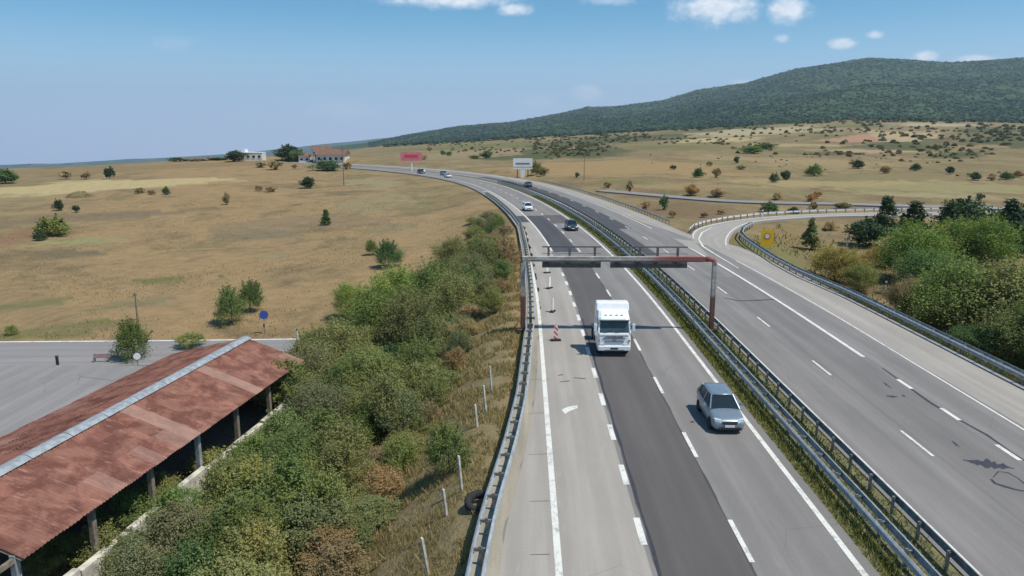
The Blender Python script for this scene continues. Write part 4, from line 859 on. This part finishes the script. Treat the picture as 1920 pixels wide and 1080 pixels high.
# field bushes and small trees beyond the service road
for a in [('m', 102, 441, 62, 44, 'lime', 'bush', 'broad yellow-green bush standing alone in the dry field', 'bush'), ('m', 76, 451, 24, 24, 'dark', 'bush', 'small dark bush beside the broad yellow-green one', 'bush'),
          ('m', 110, 395, 20, 26, 'dark', 'bush', 'upright dark bush below the earth mound', 'bush'), ('m', 577, 353, 30, 24, 'dark', 'tree', 'round dark tree alone in the pale field near the far barns', 'tree'),
          ('c', 612, 422, 22, 30, 'deep', 'tree', 'small pointed green tree alone in mid field', 'tree'), ('m', 312, 365, 15, 18, 'deep', 'bush', 'small green bush at the edge of the straw strip', 'bush'),
          ('m', 425, 384, 14, 26, 'brown', 'bush', 'thin brown upright bush in the dry field', 'bush'), ('n', 434, 607, 60, 84, 'green', 'tree', 'green bushy tree nearer the service road, the fuller of a pair', 'tree', None, 1), ('n', 472, 584, 52, 70, 'green', 'tree', 'green bushy tree set back from its twin by the service road', 'tree', None, 3),
          ('n', 729, 501, 56, 60, 'deep', 'tree', 'dark green rounded tree at the edge of the roadside thicket', 'tree', None, 5), ('n', 697, 478, 26, 34, 'green', 'bush', 'small green bush next to the dark rounded tree', 'bush'),
          ('n', 252, 676, 72, 92, 'green', 'tree', 'loose green tree growing at the service road edge', 'tree', None, 1), ('n', 357, 655, 62, 36, 'olive', 'bush', 'low olive bush by the end of the rusty shed roof', 'bush'), ('n', 22, 628, 26, 22, 'olive', 'bush', 'low olive bush on the verge of the service road', 'bush')]: at(*a)
HZ = 'dark trees along the field crest'
for a in [('m', 441, 303, 36, 23, 'dark'), ('m', 540, 302, 52, 34, 'dark'), ('m', 560, 304, 40, 26, 'deep'), ('m', 612, 320, 58, 24, 'deep'), ('f', 490, 314, 22, 12, 'brown'), ('f', 516, 318, 26, 18, 'brown'), ('f', 552, 316, 10, 8, 'brown'), ('m', 12, 344, 46, 30, 'deep'), ('f', 55, 308, 10, 9, 'dark'),
          ('f', 125, 336, 22, 16, 'brown'), ('f', 163, 336, 18, 13, 'brown'), ('f', 206, 336, 22, 22, 'dark'), ('f', 485, 358, 16, 11, 'brown'), ('f', 508, 360, 18, 10, 'brown'), ('f', 283, 365, 14, 9, 'brown'), ('f', 143, 399, 14, 14, 'dark'), ('f', 262, 362, 20, 10, 'brown'), ('f', 650, 318, 16, 14, 'brown')]:
    at(*a, 'tree' if a[0] == 'm' else 'bush', 'dark rounded tree on the crest of the dry field' if a[0] == 'm' else 'small brownish bush dotting the far dry field', 'tree' if a[0] == 'm' else 'bush', HZ if a[0] == 'm' else 'small bushes dotting the far field')
for u in np.arange(20, 430, 17): at('f', u+random.uniform(-8, 8), 307-.018*u+random.uniform(0, 2), random.uniform(14, 34), random.uniform(4, 8), random.choice(['dark', 'brown']), 'bush', 'low hedge bush strung along the field crest', 'bush', 'hedge along the field crest')
# earth mound
p = G(152, 370); k = px_m(p); ns, nr3 = 24, 8; V = [(0, 0, 10/k)]; F = []
for j in range(1, nr3):
    for i in range(ns):
        th = 2*math.pi*i/ns; q = j/(nr3-1); V.append((34/k*q*math.cos(th), 16/k*q*math.sin(th), 11/k*(1-q*q)*(1+.18*math.sin(3*th+j))-.4*q))
mb = MB(); mb.v = V
for i in range(ns): mb.f.append((0, 1+i, 1+(i+1) % ns))
for j in range(nr3-2):
    for i in range(ns): a = 1+j*ns+i; b = 1+j*ns+(i+1) % ns; mb.f.append((a, a+ns, b+ns, b))
o = mb.build('earth_mound', simple('mound_soil', (.15, .115, .05), 1., 0, .35, .6), None, True); o.location = p; tag(o, 'low brown earth mound at the edge of the straw strip', 'mound')
# thicket between the shed and the motorway
random.seed(11); TH = 'thicket between the rusty shed and the motorway'; cnt = 0
spots = []
def try_spot(x, y, dmin):
    if all((x-a)**2+(y-b)**2 > dmin**2 for a, b in spots): spots.append((x, y)); return True
    return False
for _ in range(2600):
    x, y = random.uniform(-15.8, -3.4), random.uniform(17, 84)
    edge = np.interp(y, [17, 22, 30, 40, 50, 62, 84], [-7.4, -7.4, -7.3, -6.5, -5.2, -4.4, -3.6])
    xl = -19.6+(50-y)*-.13*-1-.0+4.9-(50-y)*.26   # just outside the shed wall line
    xl = -15.0-(50-y)*.13 if y < 51 else -17-(y-51)*.25
    if x > edge or x < xl+.2: continue
    near_edge = x > edge-1.6
    if not try_spot(x, y, 1.3 if near_edge else 1.72): continue
    hh = random.uniform(1.3, 2.6) if near_edge else random.uniform(2.8, 5.0)*np.interp(x, [-16, -13, -9], [.62, .8, 1.])
    if y > 54 and x < -10: hh *= .75
    colr = random.choice(['olive', 'olive', 'brown', 'grey', 'brown'] if near_edge else ['green', 'olive', 'olive', 'grey', 'olive', 'green', 'grey', 'deep', 'green', 'olive'])
    where = 'at the dry embankment edge of the thicket' if near_edge else 'against the pale shed wall' if x < xl+2.2 and y < 51 else 'in the thicket past the end of the shed' if y > 51 else 'in the thicket right under the motorway bank' if x > edge-3.4 else 'in the middle of the thicket'
    size = 'low' if hh < 1.9 else 'tall' if hh > 3.9 else 'middling'
    lab = size+' '+{'brown': 'dry brownish', 'olive': 'olive green', 'grey': 'grey-green', 'green': 'fresh green', 'deep': 'dark green'}[colr]+' shrub '+where
    plant('n', (x, y, hz(x, y)-.1), random.uniform(2.4, 4.1)*(.75 if near_edge else 1.), hh, colr, 'bush', lab, 'bush', TH); cnt += 1
for a in [('n', 838, 888, 92, 118, 'green', 'tree', 'single fresh green tree on the dry embankment beside a pale fence post', 'tree', None, 3), ('n', 745, 600, 110, 120, 'lime', 'tree', 'yellow-green tree standing out of the roadside thicket', 'tree', None, 4), ('n', 900, 520, 90, 80, 'grey', 'tree', 'grey-green tree beside the guardrail beyond the gantry', 'tree', None, 3), ('n', 850, 505, 80, 70, 'olive', 'tree', 'olive tree on the embankment beyond the gantry', 'tree', None, 4), ('n', 945, 500, 60, 64, 'brown', 'tree', 'bare brownish tree against the guardrail beyond the gantry', 'tree', None, 3)]: at(*a)
for k, (u, v, w_, h_, c) in enumerate([(95, 1085, 120, 90, 'olive'), (190, 1062, 110, 96, 'olive'), (240, 1000, 100, 96, 'green'), (300, 960, 90, 84, 'olive'), (255, 1078, 120, 100, 'grey'), (395, 895, 90, 66, 'olive'), (330, 990, 110, 90, 'green'), (540, 778, 110, 120, 'olive'), (572, 742, 130, 125, 'grey'), (600, 690, 110, 90, 'green')]):
    at('n', u, v, w_, h_, c, 'bush', ['olive bush under the near eave corner of the rusty shed', 'olive bush against the low wall near the annex', 'green bush overhanging the pale low wall', 'olive bush hiding part of the shed wall', 'grey-green bush in front of the bush by the annex', 'low olive bush at the foot of a shed post', 'green bush in front of the shed wall', 'olive bush at the far corner of the rusty shed', 'grey-green bush shading the end of the shed', 'green bush between the shed end and the service road'][k], 'bush', None)
for k, (u, v, w_, h_, c) in enumerate([(705, 660, 130, 140, 'green'), (640, 700, 120, 120, 'grey'), (770, 680, 130, 160, 'olive'), (812, 590, 110, 120, 'green'), (690, 760, 130, 130, 'olive'), (600, 820, 130, 120, 'grey'), (850, 610, 110, 120, 'olive'), (880, 555, 90, 95, 'grey'), (660, 600, 80, 80, 'lime'), (560, 900, 150, 120, 'green'), (470, 960, 150, 120, 'olive'), (740, 830, 110, 120, 'grey'), (560, 1010, 150, 120, 'green')]):
    at('n', u, v, w_, h_, c, 'tree', ['fresh green tree rising above the thicket beyond the shed end', 'grey-green tree beside the far corner of the rusty shed', 'tall olive tree in the thicket opposite the gantry', 'fresh green tree in the thicket just past the gantry', 'olive tree in the thicket level with the shed end', 'grey-green tree in the thicket opposite the shed posts', 'olive tree next to the embankment just past the gantry', 'grey-green tree at the guardrail foot past the gantry', 'small yellow-green tree at the service road side of the thicket', 'fresh green tree standing before the middle of the shed', 'olive tree standing before the near half of the shed', 'grey-green tree above the lone embankment tree', 'fresh green tree lowest on the slope below the fence posts'][k], 'tree', None, k)
spots = []
for _ in range(500):
    s, t = random.uniform(62, 135), random.uniform(-9, -1.2)
    p = axis(s, t); 
    if t > gt(s)-2.6 or not try_spot(p[0], p[1], 2.8): continue
    if s > 100 and t < -6: continue
    p[2] = hz(p[0], p[1])-.1; c = random.choice(['olive', 'grey', 'green', 'brown'])
    plant('n', p, random.uniform(2., 3.6), random.uniform(1.4, 3.2), c, 'bush', {'brown': 'dry brownish shrub along the guardrail beyond the gantry', 'olive': 'olive shrub along the guardrail beyond the gantry', 'grey': 'grey-green shrub along the guardrail beyond the gantry', 'green': 'fresh green shrub along the guardrail beyond the gantry'}[c], 'bush', 'shrubs along the guardrail beyond the gantry')
# trees in the hollow beside the slip road
for a in [('n', 1568, 530, 110, 78, 'yellow', 'yellowing shrub behind the slip road guardrail'), ('n', 1612, 548, 70, 60, 'olive', 'olive shrub below the yellowing one'), ('m', 1625, 462, 76, 60, 'dark', 'round dark tree at the near end of the tree group'),
          ('c', 1658, 438, 52, 72, 'dark', 'pointed dark conifer behind the round dark tree'), ('c', 1712, 436, 62, 60, 'dark', 'dark conifer in the middle of the back row'), ('m', 1800, 446, 90, 84, 'dark', 'tall dark tree with rounded top in the back row'), ('m', 1840, 440, 50, 40, 'rust', 'russet tree in the back row'), ('c', 1885, 480, 86, 110, 'dark', 'broad dark conifer at the far end of the tree group'), ('c', 1925, 470, 70, 90, 'dark', 'second broad dark conifer at the far end of the tree group'),
          ('n', 1700, 528, 140, 132, 'bright', 'bright green tree in front of the dark conifers'), ('n', 1772, 512, 130, 112, 'lime', 'yellowish bright green tree in the middle of the tree group'), ('n', 1832, 522, 150, 134, 'bright', 'second bright green tree before the dark conifers'), ('n', 1735, 556, 130, 100, 'deep', 'deep green tree under the bright ones'),
          ('n', 1790, 622, 190, 160, 'green', 'large olive tree leaning over the guardrail'), ('n', 1880, 640, 230, 180, 'olive', 'very large olive tree in the front row'), ('n', 1800, 610, 140, 120, 'brown', 'brownish shrub between the olive trees'), ('n', 1945, 690, 190, 140, 'green', 'fresh green tree at the front of the tree group'), ('n', 2000, 690, 200, 140, 'green', 'large green tree spilling past the guardrail end'), ('n', 1705, 590, 90, 80, 'brown', 'dry brown shrub beside the white marker post'), ('n', 1838, 668, 120, 70, 'deep', 'low deep green shrub along the guardrail'),
          ('n', 1640, 500, 60, 44, 'rust', 'low russet shrub between the yellowing shrub and dark tree'), ('n', 1900, 440, 60, 60, 'deep', 'deep green tree behind the broad dark conifer')]:
    at(a[0], a[1], a[2], a[3], a[4], a[5], 'tree' if a[4] > 50 else 'bush', a[6], 'tree' if a[4] > 50 else 'bush')
at('c', 1519, 468, 34, 62, 'olive', 'tree', 'thin pale poplar-like tree beside the yellow sign', 'tree'); at('m', 1556, 432, 26, 20, 'brown', 'bush', 'small brown bush on the grass inside the slip road bend', 'bush')
spots = []
for _ in range(70):
    x, y = random.uniform(33.5, 62), random.uniform(28, 78)
    if x < 33.5+(y-30)*.06 or x > 24+y*.62 or not try_spot(x, y, 2.4): continue
    c = random.choice(['olive', 'green', 'deep', 'brown']); plant('n', (x, y, hz(x, y)-.1), random.uniform(2.2, 3.8), random.uniform(1.6, 3.4), c, 'bush', {'brown': 'dry brownish undergrowth shrub below the slip road trees', 'olive': 'olive undergrowth shrub below the slip road trees', 'green': 'fresh green undergrowth shrub below the slip road trees', 'deep': 'deep green undergrowth shrub below the slip road trees'}[c], 'bush', 'undergrowth beside the slip road')
# shrubs dotted over the right hillside
HS = 'shrubs dotted over the dry hillside'
for (u, v, w_, h_, c) in [(1310, 333, 22, 22, 'deep'), (1343, 333, 16, 18, 'brown'), (1381, 306, 12, 13, 'dark'), (1452, 342, 20, 22, 'deep'), (1473, 337, 20, 19, 'dark'), (1527, 330, 30, 26, 'green'), (1608, 316, 25, 18, 'dark'), (1660, 325, 20, 16, 'brown'), (1717, 320, 20, 16, 'dark'), (1782, 327, 17, 15, 'dark'), (1828, 338, 24, 17, 'dark'), (1860, 339, 15, 11, 'brown'), (1886, 337, 24, 18, 'deep'), (1908, 332, 20, 14, 'rust'),
       (1297, 367, 28, 24, 'rust'), (1345, 369, 30, 18, 'brown'), (1458, 374, 20, 16, 'brown'), (1520, 378, 18, 16, 'rust'), (1532, 372, 18, 14, 'rust'), (1443, 398, 34, 24, 'deep'), (1488, 400, 24, 14, 'dark'), (1525, 392, 18, 14, 'brown'), (1580, 392, 34, 14, 'grey'), (1837, 376, 16, 14, 'dark'), (1245, 394, 18, 28, 'deep'), (1210, 392, 16, 16, 'brown'), (1260, 408, 16, 14, 'brown'), (1180, 360, 14, 22, 'brown'), (1140, 352, 14, 12, 'brown'), (1082, 333, 9, 10, 'dark'), (1262, 318, 14, 8, 'dark'),
       (1005, 328, 24, 30, 'olive'), (1018, 330, 20, 18, 'olive'), (1410, 288, 40, 16, 'green'), (1435, 280, 40, 14, 'green'), (1330, 312, 14, 10, 'brown'), (1390, 318, 20, 10, 'brown'), (912, 297, 26, 16, 'deep'), (890, 298, 22, 8, 'green'), (830, 292, 12, 10, 'deep'), (842, 293, 12, 9, 'deep'), (805, 285, 10, 10, 'brown'), (874, 284, 8, 6, 'brown'), (795, 300, 12, 10, 'brown'), (1350, 402, 14, 10, 'brown'), (1320, 408, 16, 10, 'brown')]:
    at('m' if w_ > 18 else 'f', u, v, w_, h_, c, 'bush', {'dark': 'round dark shrub on the dry hillside', 'deep': 'deep green shrub on the dry hillside', 'green': 'fresh green shrub on the dry hillside', 'brown': 'brown dry shrub on the dry hillside', 'rust': 'russet shrub on the dry hillside', 'grey': 'grey leafless shrub by the rural road', 'olive': 'olive shrub beside the white billboard'}[c], 'bush', HS)
# scrub that reads as one mass on the upper hillside and the woodland below the ridge
g = np.random.default_rng(15); C = []; Z = []
def mass(u, v, ru, rv, n, px):
    for _ in range(n):
        
        if g.uniform() < .35: continue
        uu, vv = u+g.normal()*ru*.5, v+g.normal()*rv*.5; p = G(uu, min(vv, 330)); C.append(p+np.array([0, 0, .5])); Z.append(px*g.uniform(.6, 1.3)/px_m(p))
for a in [(1060, 280, 70, 14, 150, 9), (1120, 272, 60, 10, 70, 8), (1160, 258, 140, 7, 130, 7), (1000, 262, 120, 4, 60, 6), (1700, 275, 150, 22, 130, 10), (1790, 290, 60, 14, 60, 9), (1650, 245, 200, 10, 90, 8), (1880, 255, 110, 24, 150, 10), (1560, 289, 60, 4, 30, 9), (1320, 266, 120, 10, 60, 7), (1500, 250, 200, 14, 80, 7), (1880, 330, 60, 8, 14, 9), (920, 282, 90, 8, 60, 6), (820, 270, 120, 5, 60, 5), (1420, 281, 50, 6, 30, 8), (1300, 240, 300, 7, 90, 8), (1700, 228, 300, 8, 120, 9), (1600, 300, 300, 18, 60, 5)]: mass(*a)
C, Z = np.array(C), np.array(Z)
o = link('scrub', clumps('scrub', C-np.array([0, 0, .7]), Z*.85, 22, M['leaf'], 16, .95)); o.color = (.135, .125, .062, 1); tag(o, 'patches of dark scrub merging over the upper hillside', 'scrub', kind='stuff')
# ------------------------------------------------------------------ grasses (uncountable)
def blades(name, X, Y, Zb, hgt_, wid, colour, label, seed):
    g = np.random.default_rng(seed); n = len(X); th = g.uniform(0, 6.28, n); lean = g.normal(0, .35, (n, 2))*hgt_[:, None]; dx, dy = np.cos(th)*wid/2, np.sin(th)*wid/2
    V = np.stack([np.stack([X-dx, Y-dy, Zb], 1), np.stack([X+dx, Y+dy, Zb], 1), np.stack([X+dx*.3+lean[:, 0], Y+dy*.3+lean[:, 1], Zb+hgt_], 1), np.stack([X-dx*.4+lean[:, 0], Y-dy*.4+lean[:, 1], Zb+hgt_*.93], 1)], 1).reshape(-1, 3)
    o = link(name, np_mesh(name, V, np.arange(len(V)).reshape(-1, 4), M['leaf'])); o.color = (*colour, 1); return tag(o, label, 'grass', kind='stuff')
g = np.random.default_rng(17)
n = 90000; s = g.uniform(14, 110, n)**1.; s = 14+96*g.uniform(0, 1, n)**1.5; t = g.uniform(-9, .2, n); gg = np.interp(s, GS, GT); keep = t < gg-.35; cl = fbm(s*1.2, t*1.6, 44) > -.25; s, t = s[keep & cl], t[keep & cl]
hh = np.interp(s, AS, AH); X, Y = np.interp(s, AS, AX)+t*np.cos(hh), np.interp(s, AS, AY)+t*np.sin(hh); Zb = hgt(X, Y)-.03
blades('dry_grass', X, Y, Zb, g.uniform(.10, .38, len(X)), g.uniform(.02, .06, len(X))*np.clip(s/30, .8, 2), (.34, .27, .135), 'dry straw-coloured grass on the embankment below the guardrail', 1)
n = 26000; s = 12+170*g.uniform(0, 1, n)**1.6; t = 12.40+.75*g.uniform(0, 1, n)**.8; m2 = g.uniform(0, 1, n) < .38; t = np.where(m2, g.uniform(12.9, 15.2, n), t)
hh = np.interp(s, AS, AH); X, Y = np.interp(s, AS, AX)+t*np.cos(hh), np.interp(s, AS, AY)+t*np.sin(hh)
blades('median_grass', X, Y, np.full(n, -.05), g.uniform(.1, .26, n), g.uniform(.03, .08, n)*np.clip(s/30, .8, 2.5), (.22, .22, .075), 'olive green grass along the central reservation', 2)
med = strip('median', -30, SEND, 12.3, 15.3, -.06, simple('median_soil', (.13, .12, .055), 1., 0, .35, 2.)); tag(med, kind='structure')
n = 52000; x = g.uniform(-95, 5, n); y = 66+g.uniform(0, 1, n)**1.5*130; S_, T_ = st_of(x, y); keep = (np.abs(x) < y*.75) & (T_ < -4) & (dist_poly(x, y, service) > 5.) & (fbm(x/5, y/5, 51)+g.normal(0, .35, n) > .1); x, y = x[keep], y[keep]
blades('field_grass', x, y, hgt(x, y)-.04, g.uniform(.08, .24, len(x)), g.uniform(.06, .14, len(x)), (.30, .24, .13), 'short dry grass over the near field', 3)
n = 12000; s = 14+70*g.uniform(0, 1, n)**1.3; t = g.uniform(30.35, 32.0, n); X, Y = np.interp(s, AS, AX)+t, np.interp(s, AS, AY)
blades('verge_grass', X, Y, np.maximum(hgt(X, Y), -.35)-.05, g.uniform(.15, .45, n), g.uniform(.03, .09, n)*np.clip(s/30, .8, 2.5), (.15, .15, .06), 'dark olive grass along the foot of the slip road guardrail', 5)
n = 9000; x = g.uniform(31, 75, n); y = g.uniform(28, 130, n); S_, T_ = st_of(x, y); keep = (T_ > 31) & (dist_poly(x, y, ramp_mid) > 6) & (fbm(x/5, y/5, 53) > -.2); x, y = x[keep], y[keep]
blades('hollow_grass', x, y, hgt(x, y)-.05, g.uniform(.2, .6, len(x)), g.uniform(.08, .25, len(x)), (.20, .165, .07), 'dry grass in the hollow beside the slip road', 4)

# ------------------------------------------------------------------ air
hzb = MB().box((0, 0, 40), (24800, 24800, 1300)); o = hzb.build('haze', None); tag(o, 'thin blue summer haze', 'haze', kind='stuff')
hm = bpy.data.materials.new('haze'); hm.use_nodes = True; ht_ = hm.node_tree; ht_.nodes.clear(); pv = ht_.nodes.new('ShaderNodeVolumePrincipled'); ou = ht_.nodes.new('ShaderNodeOutputMaterial')
pv.inputs['Color'].default_value = (.66, .85, 1, 1); pv.inputs['Density'].default_value = .00009; pv.inputs['Anisotropy'].default_value = .2; ht_.links.new(pv.outputs[0], ou.inputs['Volume']); o.data.materials.append(hm)
